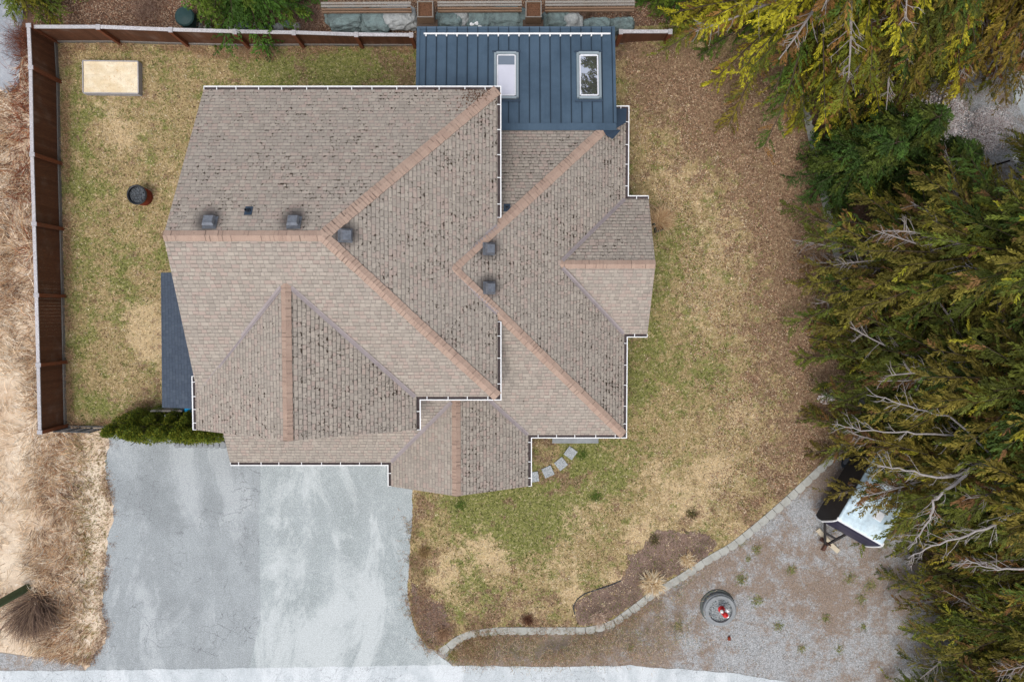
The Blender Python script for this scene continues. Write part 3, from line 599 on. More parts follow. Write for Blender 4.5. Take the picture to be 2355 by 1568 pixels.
for (bx_, by_, n_, sp) in ((-1.1, 7.55, 90, .28), (-1.6, 7.2, 40, .35), (-1.3, 7.75, 60, .3)):
    for _ in range(n_):
        x_ = min(XE - .05, bx_ + random.gauss(0, sp)); y_ = min(YB - .03, by_ + random.gauss(0, sp * .5)); z_ = min(E + p_ * (YB - y_), E + p_ * (XE - x_)) + .035; s_ = random.uniform(.02, .055); m.box((x_, y_, z_), (s_, s_ * .6, .012), rz=random.uniform(0, 3))
tag(m.build('leaf_debris', worn('dead brown leaves', C(96, 68, 50), C(60, 44, 34), 20), main_roof), kind='stuff')
# vents
def vent(x, y, z, ax, sl):
    """box vent on slope rising along -ax ; ax = downslope direction (2d)"""
    d = Vector((ax[0], ax[1], 0)); sl_ = math.atan(p_); X = Vector((d.x * math.cos(sl_), d.y * math.cos(sl_), -math.sin(sl_))); Y = Vector((-d.y, d.x, 0)); Z = X.cross(Y)
    M = Matrix((X, Y, Z)).transposed(); o = Vector((x, y, z)); m = MB()
    m.box(o + Z * .02, (.46, .44, .02), M=M); m.box(o + Z * .09 - X * .02, (.24, .26, .12), M=M)
    v = hb(m, 'roof_vent', M_GALV); m = MB()
    m.box(o + Z * .185 + X * .0, (.36, .38, .09), M=M, taper=.78)
    hd = m.build('hood', M_GALV, v); bv = hd.modifiers.new('bevel', 'BEVEL'); bv.width = .05; bv.segments = 4
def zb(y): return E + p_ * (YB - y)
def ze(x): return E + p_ * (XE - x)
for u, v_, pl in [(480, 512, 'b'), (674, 512, 'b'), (791, 541, 'e'), (1123, 572, 'l'), (1124, 662, 'l')]:
    z = 7.5
    for _ in range(6):
        q = G(u, v_, z + .12); z = zb(q[1]) if pl == 'b' else (ze(q[0]) if pl == 'e' else L + p_ * (4.48 - q[0]))
    vent(q[0], q[1], z, (0, 1) if pl == 'b' else (1, 0), p_)
for u, v_, pl in [(572, 485, 'b'), (1166, 478, 'n')]:
    z = 6.5
    for _ in range(6):
        q = G(u, v_, z); z = zb(q[1]) if pl == 'b' else L + p_ * (7.93 - q[1])
    m = MB(); sl_ = math.atan(p_); X = Vector((0, math.cos(sl_), -math.sin(sl_))); M = Matrix((X, Vector((-1, 0, 0)), X.cross(Vector((-1, 0, 0))))).transposed()
    m.box((q[0], q[1], z + .02), (.32, .24, .02), M=M); pv = hb(m, 'vent_pipe', M_DARKMETAL)
    m = MB(); m.lathe((q[0], q[1], z - .05), [(.10, 0), (.07, .13), (.052, .14), (.052, .30), (.035, .30), (.03, .1)], 16); m.build('pipe_boot', M_RUBBER, pv)
# walls
w = MB()
def wallbox(x0, x1, y0, y1, z1, z0=0): w.box(((x0 + x1) / 2, (y0 + y1) / 2, (z0 + z1) / 2), (x1 - x0, y1 - y0, z1 - z0))
wallbox(-10.9, -1.0, -2.6, 7.4, 5.2); wallbox(-10.97, -3.9, -3.85, -2.61, 5.2); wallbox(-.99, 4.0, -4.5, 7.4, 2.7); wallbox(4.01, 4.95, -.45, 3.97, 2.7)
wallbox(-10.9, -4.4, -5.6, -3.86, 2.9); wallbox(-4.39, -1.01, -4.5, -2.61, 2.9); wallbox(-3.3, 3.6, 7.41, 10.75, 2.4)
def gab(pts, y=None, d=None):
    A = [Vector(p) for p in pts]; D = Vector(d); w.face(A); w.face([a + D for a in A][::-1])
    for i in range(3): w.face([A[i], A[i] + D, A[(i + 1) % 3] + D, A[(i + 1) % 3]])
gab([(-10.9, YB - .5, 5.2), (-10.9, YF + .5, 5.2), (-10.9, RY, RZ - .3)], d=(.2, 0, 0)); gab([(-11, -3.85, 5.2), (-3.9, -3.85, 5.2), (-7.44, -3.85, 7.2)], d=(0, .2, 0))
gab([(-4.4, -6.6, 2.7), (.2, -6.6, 2.7), (-2.12, -6.6, 3.95)], d=(0, .15, 0)); gab([(4.95, -.45, 2.65), (4.95, 3.97, 2.65), (4.95, 1.76, 3.9)], d=(-.2, 0, 0))
hb(w, 'wall', M_SIDING)
def opening(name, c, d, depth_axis, mat=M_GLASS):
    f = MB(); f.box(c, d); fr = hb(f, name, M_WPAINT if mat is M_GLASS else mat)
    if mat is M_GLASS:
        g_ = MB(); dd = list(d); cc = Vector(c)
        for k in range(3):
            if k != depth_axis: dd[k] -= .14
            else: dd[k] += .02
        g_.box(cc, dd); g_.build('pane', M_GLASS, fr)
opening('garage_door', (-7.7, -5.62, 1.1), (4.9, .06, 2.2), 1, M_WPAINT); opening('front_door', (-2.4, -4.52, 1.1), (1.0, .06, 2.1), 1, M_BROWNWOOD)
for c, d, a in [((2.2, -4.52, 1.5), (1.6, .06, 1.2), 1), ((4.97, 1.76, 1.4), (.06, 1.8, 1.3), 0), ((-7.44, -3.87, 4.2), (1.8, .06, 1.2), 1), ((-10.92, 4.5, 4.0), (.06, 1.4, 1.2), 0), ((-8, 7.42, 4.1), (1.6, .06, 1.1), 1), ((-4, 7.42, 4.1), (1.4, .06, 1.1), 1), ((3.62, 9.1, 1.3), (.06, 2.2, 1.4), 0), ((-1.4, 10.77, 1.3), (2.4, .06, 1.4), 1), ((1.8, 10.77, 1.3), (2.4, .06, 1.4), 1)]: opening('window', c, d, a)
for x in (-4.3, .1):
    m = MB(); m.box((x, -6.55, 1.35), (.16, .16, 2.7)); m.box((x, -6.55, .1), (.26, .26, .2)); hb(m, 'porch_post', M_WPAINT)
for y in (1.3, -1.2, -3.7):
    m = MB(); m.box((-13.9, y, 1.15), (.12, .12, 2.3)); hb(m, 'lean_to_post', M_GREYWOOD)
# ================================================================== FENCES
def fence_run(name, label, pts, hts, side, cap_w=.14, board=.14, posts=True, mats=(M_FENCE, M_POST, M_RAIL, M_KICK), first_post=True):
    """pts: post positions; side: +1 / -1 the side (left of direction) on which the posts and rails show"""
    b = Vector((pts[0][0], pts[0][1], 0)); root = empty(name, b); tag(root, label, 'fence')
    def add(m, nm, mat): o = m.build(nm, mat, root); o.location = -b; return o
    for i in range(len(pts)):
        p = Vector((*pts[i], 0)); q = Vector((*pts[min(i + 1, len(pts) - 1)], 0)); pr = Vector((*pts[max(0, i - 1)], 0)); d = (q - pr).normalized(); s = Vector((-d.y, d.x, 0)) * side
        if posts and (i > 0 or first_post):
            m = MB(); h = hts[i] + .02; c = p + s * .10; M = Matrix((d, Vector((-d.y, d.x, 0)), Vector((0, 0, 1)))).transposed()
            m.box(c + Vector((0, 0, h / 2)), (.14, .14, h), M=M, col=(random.random() * .4,) * 3 + (1,)); add(m, 'post', mats[1])
            m = MB(); m.box(p + s * .05 + Vector((0, 0, h + .012)), (.17, .21, .03), M=M, col=(.75, 0, 0, 1)); add(m, 'post_cap', mats[2])
        if i == len(pts) - 1: break
        h0, h1 = hts[i], hts[i + 1]; d = (q - p); Ln = d.length; d.normalize(); s = Vector((-d.y, d.x, 0)) * side
        m = MB(); n = max(1, int(Ln / board)); z0 = .12
        for k in range(n):
            a = p + d * (Ln * k / n + .0008); e = p + d * (Ln * (k + 1) / n - .0008); ha = h0 + (h1 - h0) * (k + .5) / n - .03; th = s * .022; off = s * random.uniform(-.004, .004)
            c = (random.choice((0, .1, .3, .5, .85, 1.0)), 0, 0, 1)
            lo = Vector((0, 0, z0)); hi = Vector((0, 0, ha))
            m.hexa([a + off + lo, e + off + lo, e + off + th + lo, a + off + th + lo, a + off + hi, e + off + hi, e + off + th + hi, a + off + th + hi] if side > 0 else [a + off + th + lo, e + off + th + lo, e + off + lo, a + off + lo, a + off + th + hi, e + off + th + hi, e + off + hi, a + off + hi], c)
        add(m, 'panel', mats[0])
        m = MB(); m.beam(p + d * .09 + Vector((0, 0, h0)) + s * .03, q - d * .09 + Vector((0, 0, h1 + random.uniform(-.01, .01))) + s * .03, cap_w, .04, (random.random() * .6, 0, 0, 1))
        add(m, 'top_rail', mats[2])
        m = MB(); m.beam(p + s * .05 + Vector((0, 0, .09)), q + s * .05 + Vector((0, 0, .09)), .045, .17, (random.random(), 0, 0, 1)); add(m, 'kick_board', mats[3])
    return root
WF = [G(u, v) for u, v in [(129, 98), (134, 189), (137, 283), (137, 377), (141, 527), (145, 681), (148, 832), (151, 978)]]
WF = [WF[0], WF[1], WF[3], WF[4], WF[5], WF[6], WF[7]]
fence_run('board_fence', 'tall dark brown board fence with pale rail along the west side of the yard', WF, [1.72, 1.74, 1.74, 1.74, 1.72, 1.70, 1.70], 1)
NF = [G(u, v) for u, v in [(133, 96), (278, 96), (434, 101), (573, 104), (699, 103), (834, 104), (955, 104)]]
fence_run('board_fence', 'long brown board fence along the north lawn edge, left of the blue metal roof', NF, [1.6, 1.6, 1.55, 1.5, 1.35, 1.2, 1.15], -1, first_post=False)
fence_run('board_fence', 'short reddish board fence between the blue metal roof and the yellow green cedar', [G(1416, 102), G(1524, 102)], [1.4, 1.4], -1, posts=True)
# chain link fence
root = empty('chain_link_fence', (*G(151, 985), 0)); rb = Vector(root.location); tag(root, 'low chain link fence between the board fence corner and the green hedge', 'fence')
A_ = Vector((*G(160, 983), 0)); B_ = Vector((*G(238, 985), 0)); hC = 1.0
M_CHAIN = worn('dull black steel', C(92, 94, 98), None, 10, .6, .3)
for k in range(4):
    q = A_.lerp(B_, k / 3); m = MB(); m.tube([q, q + Vector((0, 0, hC + .06))], [.03, .03], 8); o = m.build('post', M_CHAIN, root); o.location = -rb
m = MB(); m.tube([A_ + Vector((0, 0, hC)), B_ + Vector((0, 0, hC))], [.022, .022], 8); o = m.build('rail', M_CHAIN, root); o.location = -rb
m = MB(); Lc = (B_ - A_).length; dC = (B_ - A_).normalized(); st = .07; nn = int(Lc / st)
for k in range(-int(hC / st), nn + 1):
    for sg in (1, -1):
        t0 = max(0, k * st); t1 = min(Lc, k * st + hC)
        if t1 > t0:
            za, zb2 = (t0 - k * st, t1 - k * st) if sg > 0 else (hC - (t0 - k * st), hC - (t1 - k * st)); m.beam(A_ + dC * t0 + Vector((0, 0, max(.02, za))), A_ + dC * t1 + Vector((0, 0, max(.02, zb2))), .006, .006)
o = m.build('mesh', M_CHAIN, root); o.location = -rb
m = MB(); m.beam(A_ + Vector((-.3, .08, .06)), B_ + Vector((.1, .08, .06)), .07, .1); o = m.build('kick_board', M_KICK, root); o.location = -rb
# ================================================================== BLOCK WALLS
def block_wall(name, label, line, w=.30, seed=1, top=.03, bl=.42, k0=0):
    P = [Vector((*GL(u, v), 0)) for u, v in line]; root = empty(name, (P[0].x, P[0].y, 0)); tag(root, label, 'wall'); rb = Vector(root.location)
    # resample
    ds = [0]
    for a, b in zip(P, P[1:]): ds.append(ds[-1] + (b - a).length)
    n = int(ds[-1] / bl); R_ = []
    for k in range(n + 1):
        t = ds[-1] * k / n
        for i in range(len(P) - 1):
            if ds[i + 1] >= t - 1e-6: R_.append(P[i].lerp(P[i + 1], (t - ds[i]) / (ds[i + 1] - ds[i]))); break
    body = MB(); cap = []
    for k in range(n):
        a, b = R_[k], R_[k + 1]; d = (b - a).normalized(); s = Vector((d.y, -d.x, 0)); z = zl(a.x, a.y) + top + random.uniform(-.004, .004)
        a2 = a + d * random.uniform(.004, .014); b2 = b - d * random.uniform(.002, .01); ww = w + random.uniform(-.008, .008); bulge = .035
        # block with a rounded outer face
        mid = (a2 + b2) / 2; out = [a2, b2, b2 + s * ww * .9, mid + d * bl * .28 + s * (ww + bulge * .8), mid + s * (ww + bulge), mid - d * bl * .28 + s * (ww + bulge * .8), a2 + s * ww * .9]
        c = (random.random(),) * 3 + (1,)
        for lay in range(2):
            zt = z - lay * .2; zb_ = max(-.05, zt - .19) if lay == 0 else -.05
            if zt < .03: continue
            m = MB(); sh = d * (bl * .5 if lay else 0)
            T_ = [p + sh + Vector((0, 0, zt)) for p in out]; Bt = [p + sh + Vector((0, 0, zb_)) for p in out]; q = len(out)
            m.face(T_[::-1], None, c); m.face(Bt, None, c)
            for i in range(q): m.face([T_[i], T_[(i + 1) % q], Bt[(i + 1) % q], Bt[i]], None, c)
            if lay == 0:
                o = m.build('block', M_BLOCK, root); o.location = -rb; bv = o.modifiers.new('bevel', 'BEVEL'); bv.width = .012; bv.segments = 2
            else:
                body.v += []; n0 = len(body.v); body.v += m.v; body.f += [tuple(i + n0 for i in f) for f in m.f]; body.uv += m.uv; body.c += m.c; body.mi += m.mi; body.sm += m.sm
    if body.f: o = body.build('base_course', M_BLOCK, root); o.location = -rb
block_wall('retaining_wall', 'curving grey concrete block retaining wall between the front lawn and the gravel yard', WALL1, .30)
block_wall('retaining_wall', 'grey block retaining wall partly hidden under the row of dark cedars', WALL2[1:-1], .30, seed=2)
# ================================================================== BOULDERS, PLANTERS AND DECK RAILS (north side)
def rock(name, label, c, r, mat, seed, sub=2, cat='boulder', group=None, flat=.7):
    import bmesh
    b = bmesh.new(); bmesh.ops.create_icosphere(b, subdivisions=sub + 2, radius=1.0)
    for v in b.verts:
        n_ = v.co.normalized(); k = 1 + .35 * noise.noise(n_ * 1.1 + Vector((seed * 7.1, 0, 0))) + .2 * noise.noise(n_ * 3.1 + Vector((0, seed * 3.3, 0))) + .06 * noise.noise(n_ * 8)
        q = n_ * k; q.x = math.copysign(abs(q.x) ** .75, q.x); q.y = math.copysign(abs(q.y) ** .75, q.y)
        v.co = Vector((q.x * r[0], q.y * r[1], q.z * r[2]))
    me = bpy.data.meshes.new(name); b.to_mesh(me); b.free(); me.materials.append(mat)
    o = bpy.data.objects.new(name, me); COL.objects.link(o); o.location = c; o.rotation_euler = (0, 0, 0)
    if label: tag(o, label, cat, group)
    return o
RK = [((800, 42), (44, 24), M_STONE, 'broad grey boulder below the left end of the deck rails'),
      ((862, 46), (34, 26), M_STONE, 'grey green boulder second from the left, left of the first soil planter'),
      ((918, 40), (34, 24), M_STONE2, 'pale mottled boulder just left of the first soil planter'),
      ((1030, 46), (26, 22), M_STONE, 'dark flat boulder just right of the first soil planter'),
      ((1062, 42), (18, 16), M_STONE2, 'small pale boulder right of the first soil planter'),
      ((1100, 48), (26, 24), M_STONE, 'grey boulder in the middle between the two soil planters'),
      ((1165, 42), (48, 26), M_STONE, 'large blue green boulder just left of the second soil planter'),
      ((1280, 48), (26, 24), M_STONE, 'teal grey boulder just right of the second soil planter'),
      ((1316, 56), (22, 18), M_STONE2, 'tan boulder above the blue metal roof, right of the second planter'),
      ((1372, 60), (26, 16), M_STONE, 'dark boulder above the right end of the blue metal roof'),
      ((1432, 58), (24, 16), M_STONE, 'low dark boulder at the corner of the short fence')]
for i, ((u, v), (ru, rv), m_, lb) in enumerate(RK): rock('boulder', lb, (*G(u, v, .4), .3), (ru / 46, rv / 46, .5), m_, i + 1)
for i, (u, v, r) in enumerate([(455, 62, 11), (478, 66, 9), (505, 64, 10), (535, 66, 11), (562, 62, 13), (590, 64, 9), (615, 66, 10), (640, 66, 11), (662, 60, 10), (682, 64, 9)]):
    rock('rock', 'small grey stone in the rough stone row behind the north fence', (*G(u, v - 3, .1), .06), (r / 54, r / 62, .16), (M_STONE, M_STONE2)[i % 2], 20 + i, 1, 'rock', 'small stones in a row behind the north fence')
for i, (u, v) in enumerate([(1086, 61), (1096, 59), (1090, 72), (1104, 68)]):
    rock('pebble', 'small white stone lying among the boulders between the planters', (*G(u, v, .5), .72), (.09, .07, .05), M_WPAINT, 40 + i, 1, 'stone', 'white stones among the boulders')
for i, (u, lb) in enumerate([(978, 'square timber planter full of brown soil, left one above the blue metal roof'), (1227, 'square timber planter full of brown soil, right one above the blue metal roof')]):
    zt = 1.5; x, y = G(u, 22, zt); root = empty('planter', (x, y, 0)); tag(root, lb, 'planter')
    m = MB()
    for sx_, sy_, dx, dy in ((0, -.30, .66, .05), (0, .30, .66, .05), (-.30, 0, .05, .55), (.30, 0, .05, .55)): m.box((sx_, sy_, zt - .3), (dx, dy, .6))
    m.box((0, 0, zt - .58), (.55, .55, .03)); m.build('box', M_BROWNWOOD, root)
    m = MB()
    for sx_, sy_, dx, dy in ((0, -.31, .68, .035), (0, .31, .68, .035), (-.31, 0, .035, .58), (.31, 0, .035, .58)): m.box((sx_, sy_, zt + .012), (dx, dy, .02))
    m.build('rim', M_GREYWOOD, root)
    m = MB(); k = 10
    for a in range(k):
        for b in range(k):
            def zz(i_, j_): return zt - .09 + .03 * noise.noise(Vector((i_ * .7, j_ * .7, u)))
            s_ = .55 / k; m.face([(-.275 + s_ * a, -.275 + s_ * b, zz(a, b)), (-.275 + s_ * (a + 1), -.275 + s_ * b, zz(a + 1, b)), (-.275 + s_ * (a + 1), -.275 + s_ * (b + 1), zz(a + 1, b + 1)), (-.275 + s_ * a, -.275 + s_ * (b + 1), zz(a, b + 1))])
    m.build('soil', M_SOIL, root)
    m = MB(); m.box((0, -.30, .82), (.86, .32, .06)); m.box((0, 0, .45), (.5, .5, .88)); m.build('stand', wood('dark damp timber', C(110, 92, 78), C(74, 60, 50), C(96, 80, 68), (3, 3, 3)), root)
def plank_bench(u0, u1, lb, v0=8, v1=20):
    zt = 1.25; a = Vector((*G(u0, v0, zt), zt)); b = Vector((*G(u1, v0 - (u1 - u0) * .006, zt), zt)); root = empty('deck_rail', (a.x, a.y, 0)); tag(root, lb, 'railing'); rb = Vector(root.location)
    for i, (dy, w_, col) in enumerate(((0, .09, .0), (-.12, .08, .3), (-.215, .06, .7), (-.285, .05, .5))):
        m = MB(); dz = -.02 - max(0, i - 1) * .10; m.beam(a + Vector((0, dy, dz)), b + Vector((0, dy, dz)), w_, .04 if i < 2 else .12, (col, 0, 0, 1)); o = m.build('board', M_GREYWOOD if i < 2 else M_BROWNWOOD, root); o.location = -rb
    for t in (.03, .5, .97):
        q = a.lerp(b, t) + Vector((0, -.1, 0)); m = MB(); m.box((q.x, q.y, zt / 2 - .03), (.1, .1, zt - .06)); o = m.build('post', M_BROWNWOOD, root); o.location = -rb
plank_bench(738, 945, 'weathered timber deck rail left of the left soil planter'); plank_bench(1006, 1200, 'weathered timber deck rail between the two soil planters', 6); plank_bench(1254, 1460, 'weathered timber deck rail right of the right soil planter', 5)
# ================================================================== SMALL THINGS
# raised bed
p0 = G(190, 141, .3); p1 = G(319, 215, .3); bx, by = (p0[0] + p1[0]) / 2, (p0[1] + p1[1]) / 2; W_, D_ = p1[0] - p0[0], p0[1] - p1[1]
root = empty('raised_bed', (bx, by, 0), -.012); tag(root, 'low grey framed garden bed filled with pale dry straw on the back lawn', 'raised bed')
for sx_, sy_, dx, dy in ((0, -D_ / 2, W_, .04), (0, D_ / 2, W_, .04), (-W_ / 2, 0, .04, D_ - .05), (W_ / 2, 0, .04, D_ - .05)):
    m = MB(); m.box((sx_, sy_, .16), (dx, dy, .34)); m.build('side_board', M_RAIL, root)
M_STRAW = groundmat('pale straw', C(232, 212, 176), C(244, 230, 202), C(216, 184, 140), 2.2, 26, .35)
m = MB()
for a in range(16):
    for b in range(10):
        def zz(i_, j_): return .29 + .035 * noise.noise(Vector((i_ * .6, j_ * .6, 3)))
        fx_ = lambda i_: -W_ / 2 + .02 + (W_ - .04) * i_ / 16
        fy_ = lambda j_: -D_ / 2 + .02 + (D_ - .04) * j_ / 10
        m.face([(fx_(a), fy_(b), zz(a, b)), (fx_(a + 1), fy_(b), zz(a + 1, b)), (fx_(a + 1), fy_(b + 1), zz(a + 1, b + 1)), (fx_(a), fy_(b + 1), zz(a, b + 1))], smooth=True)
m.build('straw_fill', M_STRAW, root)
# fire barrel
zt = .62; x, y = G(314.5, 448, zt); root = empty('fire_barrel', (x, y, .012)); tag(root, 'round black rimmed steel barrel with rusty side holding ash on the back lawn', 'barrel')
m = MB(); m.lathe((0, 0, 0), [(.0, .02), (.37, .02), (.375, 0), (.38, .2), (.39, .21), (.38, .22), (.385, zt - .02)], 40); m.build('body', M_RUST, root)
m = MB(); m.lathe((0, 0, 0), [(.385, zt - .08), (.42, zt - .06), (.425, zt), (.40, zt + .015), (.365, zt), (.36, zt - .14)], 40); m.build('rim', worn('black enamel', C(48, 50, 54), None, 6, .4, .3), root)
m = MB()
for k in range(150):
    a = random.uniform(0, 6.3); r = .34 * math.sqrt(random.random()); s_ = random.uniform(.02, .05); M = Matrix.Rotation(random.uniform(0, 3), 3, Vector((random.random(), random.random(), random.random())).normalized())
    m.box((r * math.cos(a), r * math.sin(a), zt - .13 + random.uniform(0, .03)), (s_, s_, s_ * .6), M=M)
m.lathe((0, 0, 0), [(.362, zt - .135), (0, zt - .13)], 24); m.build('ash', groundmat('ash and char', C(92, 98, 104), C(60, 62, 66), C(170, 176, 180), 8, 30), root)
# hydrant in concrete ring
x, y = G(1657, 1404, .3); root = empty('concrete_ring', (x, y, 0)); tag(root, 'round concrete well ring filled with gravel in the gravel yard', 'concrete ring')
m = MB(); m.lathe((0, 0, 0), [(.74, 0), (.73, .2), (.72, .22), (.69, .24), (.68, .30), (.66, .32), (.53, .32), (.52, .30), (.52, .1)], 56); m.build('ring', M_CONC, root)
m = MB(); m.lathe((0, 0, 0), [(.525, .2), (.25, .22), (0, .225)], 40)
tG = NT('dark pea gravel'); vg = tG.vor(tG.obj(), 26, 'F1', 1); eg = tG.vor(tG.obj(), 26, 'DISTANCE_TO_EDGE'); tG.color(tG.mix(tG.map(eg, 0, .16, .9, 0), tG.mix(tG.sep(vg)[0], C(96, 104, 108), C(206, 212, 214)), C(46, 48, 48))); tG.bump(eg, .8, .03)
m.build('gravel_fill', tG.m, root)
m = MB()
for k in range(260):
    a = random.uniform(0, 6.3); r_ = .5 * math.sqrt(random.random()); s_ = random.uniform(.025, .05); M = Matrix.Rotation(random.uniform(0, 3), 3, Vector((random.random(), random.random(), random.random())).normalized())
    m.box((r_ * math.cos(a), r_ * math.sin(a), .222), (s_, s_ * .8, s_ * .6), M=M)
tag(m.build('loose_stones', M_STONE2, root), kind='stuff')
m = MB(); m.lathe((-.05, .07, 0), [(.78, 0), (.77, .05), (.70, .07)], 48); m.build('lower_ring', worn('dark mossy concrete', C(92, 96, 92), C(66, 70, 62), 5), root)
hx, hy = G(1659, 1400, .22); root = empty('fire_hydrant', (hx, hy, .21)); tag(root, 'red fire hydrant with white caps standing in the concrete ring', 'fire hydrant')
m = MB(); m.lathe((0, 0, 0), [(.0, 0), (.15, 0), (.15, .035), (.095, .04), (.09, .36), (.125, .37), (.125, .40), (.095, .41), (.095, .56), (.12, .57), (.12, .59)], 28); m.build('barrel', M_RED, root, weld=True)
m = MB(); m.lathe((0, 0, 0), [(.12, .59), (.115, .63), (.09, .68), (.04, .71), (.025, .715), (.025, .76), (0, .76)], 28); m.build('bonnet', M_RED, root, weld=True)
for ang, r_, ln in ((2.45, .055, .20), (-.7, .055, .20), (.87, .075, .22)):
    d = Vector((math.cos(ang), math.sin(ang), 0)); m = MB(); c = Vector((0, 0, .48)); m.tube([c + d * .08, c + d * (ln - .04), c + d * (ln - .04), c + d * ln, c + d * (ln + .02), c + d * (ln + .045)], [r_, r_, r_ + .02, r_ + .02, .025, .025], 14, smooth=False); m.build('outlet_cap', M_WPAINT, root)
m = MB()
for k in range(8):
    a = k * math.pi / 4; m.box((.132 * math.cos(a), .132 * math.sin(a), .03), (.025, .025, .035), rz=a); m.box((.108 * math.cos(a), .108 * math.sin(a), .385), (.02, .02, .05), rz=a)
m.build('bolts', M_RED, root)
rock('red_ball', 'tiny rusty red lump lying on the gravel below the concrete ring', (*G(1676, 1466), .06), (.07, .1, .05), M_RUST, 77, 1, 'debris')
# stepping stones, pad, kerbs
M_AGG = asphalt('exposed aggregate', C(150, 156, 160), C(170, 174, 176), C(190, 194, 196), 0, 1, .3, .8)
for i, (u, v, rz) in enumerate([(1227, 1096, .15), (1260, 1084, .42), (1290, 1066, .68), (1312, 1041, .95)]):
    q = GL(u, v); m = MB(); m.box((0, 0, .0), (.44, .44, .06)); o = m.build('stepping_stone', M_AGG); o.location = (q[0], q[1], zl(*q) + .025); o.rotation_euler = (0, 0, rz); bv = o.modifiers.new('bevel', 'BEVEL'); bv.width = .012; bv.segments = 2
    tag(o, ['square stepping stone touching the porch roof edge, first of the four', 'second square stepping stone out from the porch roof', 'third square stepping stone out from the porch roof', 'last square stepping stone, farthest from the porch roof'][i], 'stepping stone', 'stepping stones curving through the lawn')
a = GL(1270, 1003); b = GL(1376, 1016); m = MB(); m.box(((a[0] + b[0]) / 2, (a[1] + b[1]) / 2 + .3, zl(*a) + .03), (b[0] - a[0], a[1] - b[1] + .7, .1)); tag(m.build('concrete_pad', M_CONC), 'narrow concrete pad just below the right gutter of the front wall', 'concrete pad')
for k in range(9):
    q = G(410 + k * 13, 1024 + .2 * k); m = MB(); m.lathe((0, 0, 0), [(.17, -.02), (.17, .1), (.15, .13), (0, .13)], 14); o = m.build('edging_block', M_CONC); o.location = (q[0], q[1] + .07, 0); o.rotation_euler = (0, 0, random.random())
    tag(o, 'round edged pale concrete edging block between the hedge and the driveway', 'edging block', 'edging blocks along the hedge')
# utility pole
q = G(62, 1351); m = MB(); m.tube([(0, 0, -.2), (0, 0, 9.5)], [.175, .13], 20); root = empty('utility_pole', (*q, 0)); tag(root, 'tall green stained round wooden pole at the left edge', 'utility pole')
m.build('shaft', worn('green treated timber', C(88, 100, 70), C(64, 72, 52), 3, .85, 0, .8, .3), root)
m = MB(); m.lathe((0, 0, 9.5), [(.15, -.05), (.15, .02), (0, .06)], 16); m.build('pole_cap', M_GALV, root)
# playhouse gate and blue tarp at the end of the lean-to
q = G(388, 942, .8); root = empty('garden_gate', (*q, 0), 0); tag(root, 'white painted wooden gate with half round top between the lean-to roof and the hedge', 'gate')
m = MB()
for k in range(6): m.box((-.55 + k * .22, 0, .5), (.18, .03, 1.0))
m.box((0, -.03, .95), (1.35, .05, .14)); m.box((0, -.03, .2), (1.3, .04, .12)); m.build('frame', M_GREYWOOD, root)
m = MB()
pts = [(.15 + .27 * math.cos(a), -.2, .72 + .27 * math.sin(a)) for a in [math.pi * k / 10 for k in range(11)]]; m.tube([(p[0], -.2 - .27 * math.sin(math.pi * i / 10), .9) for i, p in enumerate(pts)], [.035] * 11, 6)
for a in (.5, 1.57, 2.6): m.beam((.15, -.2, .9), (.15 + .25 * math.cos(a), -.2 - .25 * math.sin(a), .9), .03, .03)
m.build('half_round', M_WPAINT, root)
q = G(438, 944, .9); m = MB(); n = 10
for a in range(n):
    for b in range(n):
        def tz(i_, j_): e = max(abs(i_ - n / 2), abs(j_ - n / 2)) / (n / 2); return .9 * (1 - e ** 5) + .05 * noise.noise(Vector((i_ * .8, j_ * .8, 0)))
        sc = 1.1 / n; m.face([((a - n / 2) * sc, (b - n / 2) * sc, tz(a, b)), ((a + 1 - n / 2) * sc, (b - n / 2) * sc, tz(a + 1, b)), ((a + 1 - n / 2) * sc, (b + 1 - n / 2) * sc, tz(a + 1, b + 1)), ((a - n / 2) * sc, (b + 1 - n / 2) * sc, tz(a, b + 1))], smooth=True)
o = m.build('tarp', worn('bright blue tarp', C(40, 160, 220), C(30, 130, 190), 5, .45)); o.location = (q[0] + .05, q[1] + .28, 0); tag(o, 'bright blue tarp covered pile under the lean-to roof end', 'tarp')
# green planter tray beside the bay, green lidded tub behind the north fence
q = GL(1513, 522); root = empty('plant_tub', (*q, zl(*q)), .35); tag(root, 'dark green square tub beside the bay roof holding dry reeds', 'planter')
m = MB()
for sx_, sy_, dx, dy in ((0, -.19, .44, .04), (0, .19, .44, .04), (-.2, 0, .04, .34), (.2, 0, .04, .34)): m.box((sx_, sy_, .19), (dx, dy, .38))
m.build('tub', M_GREENP, root); m = MB(); m.box((0, 0, .14), (.38, .36, .28)); m.build('soil', M_SOIL, root)
root = empty('compost_bin', (*G(443, 55), 0)); tag(root, 'round dark green lidded bin behind the north fence', 'bin')
m = MB(); m.lathe((0, 0, 0), [(.42, 0), (.36, .7)], 24); m.build('body', M_GREENP, root); m = MB(); m.lathe((0, 0, 0), [(.40, .68), (.41, .73), (.36, .78), (.1, .83), (0, .84)], 24); m.build('lid', M_GREENP, root)
q = G(1424, 295); root = empty('flower_pot', (*q, zl(*q))); tag(root, 'round terracotta pot with dead twigs right of the blue metal roof', 'flower pot')
m = MB(); m.lathe((0, 0, 0), [(0, .01), (.18, 0), (.26, .34), (.29, .35), (.29, .40), (.25, .40), (.24, .3), (0, .3)], 24); m.build('pot', worn('grey terracotta', C(120, 100, 88), None, 6), root)
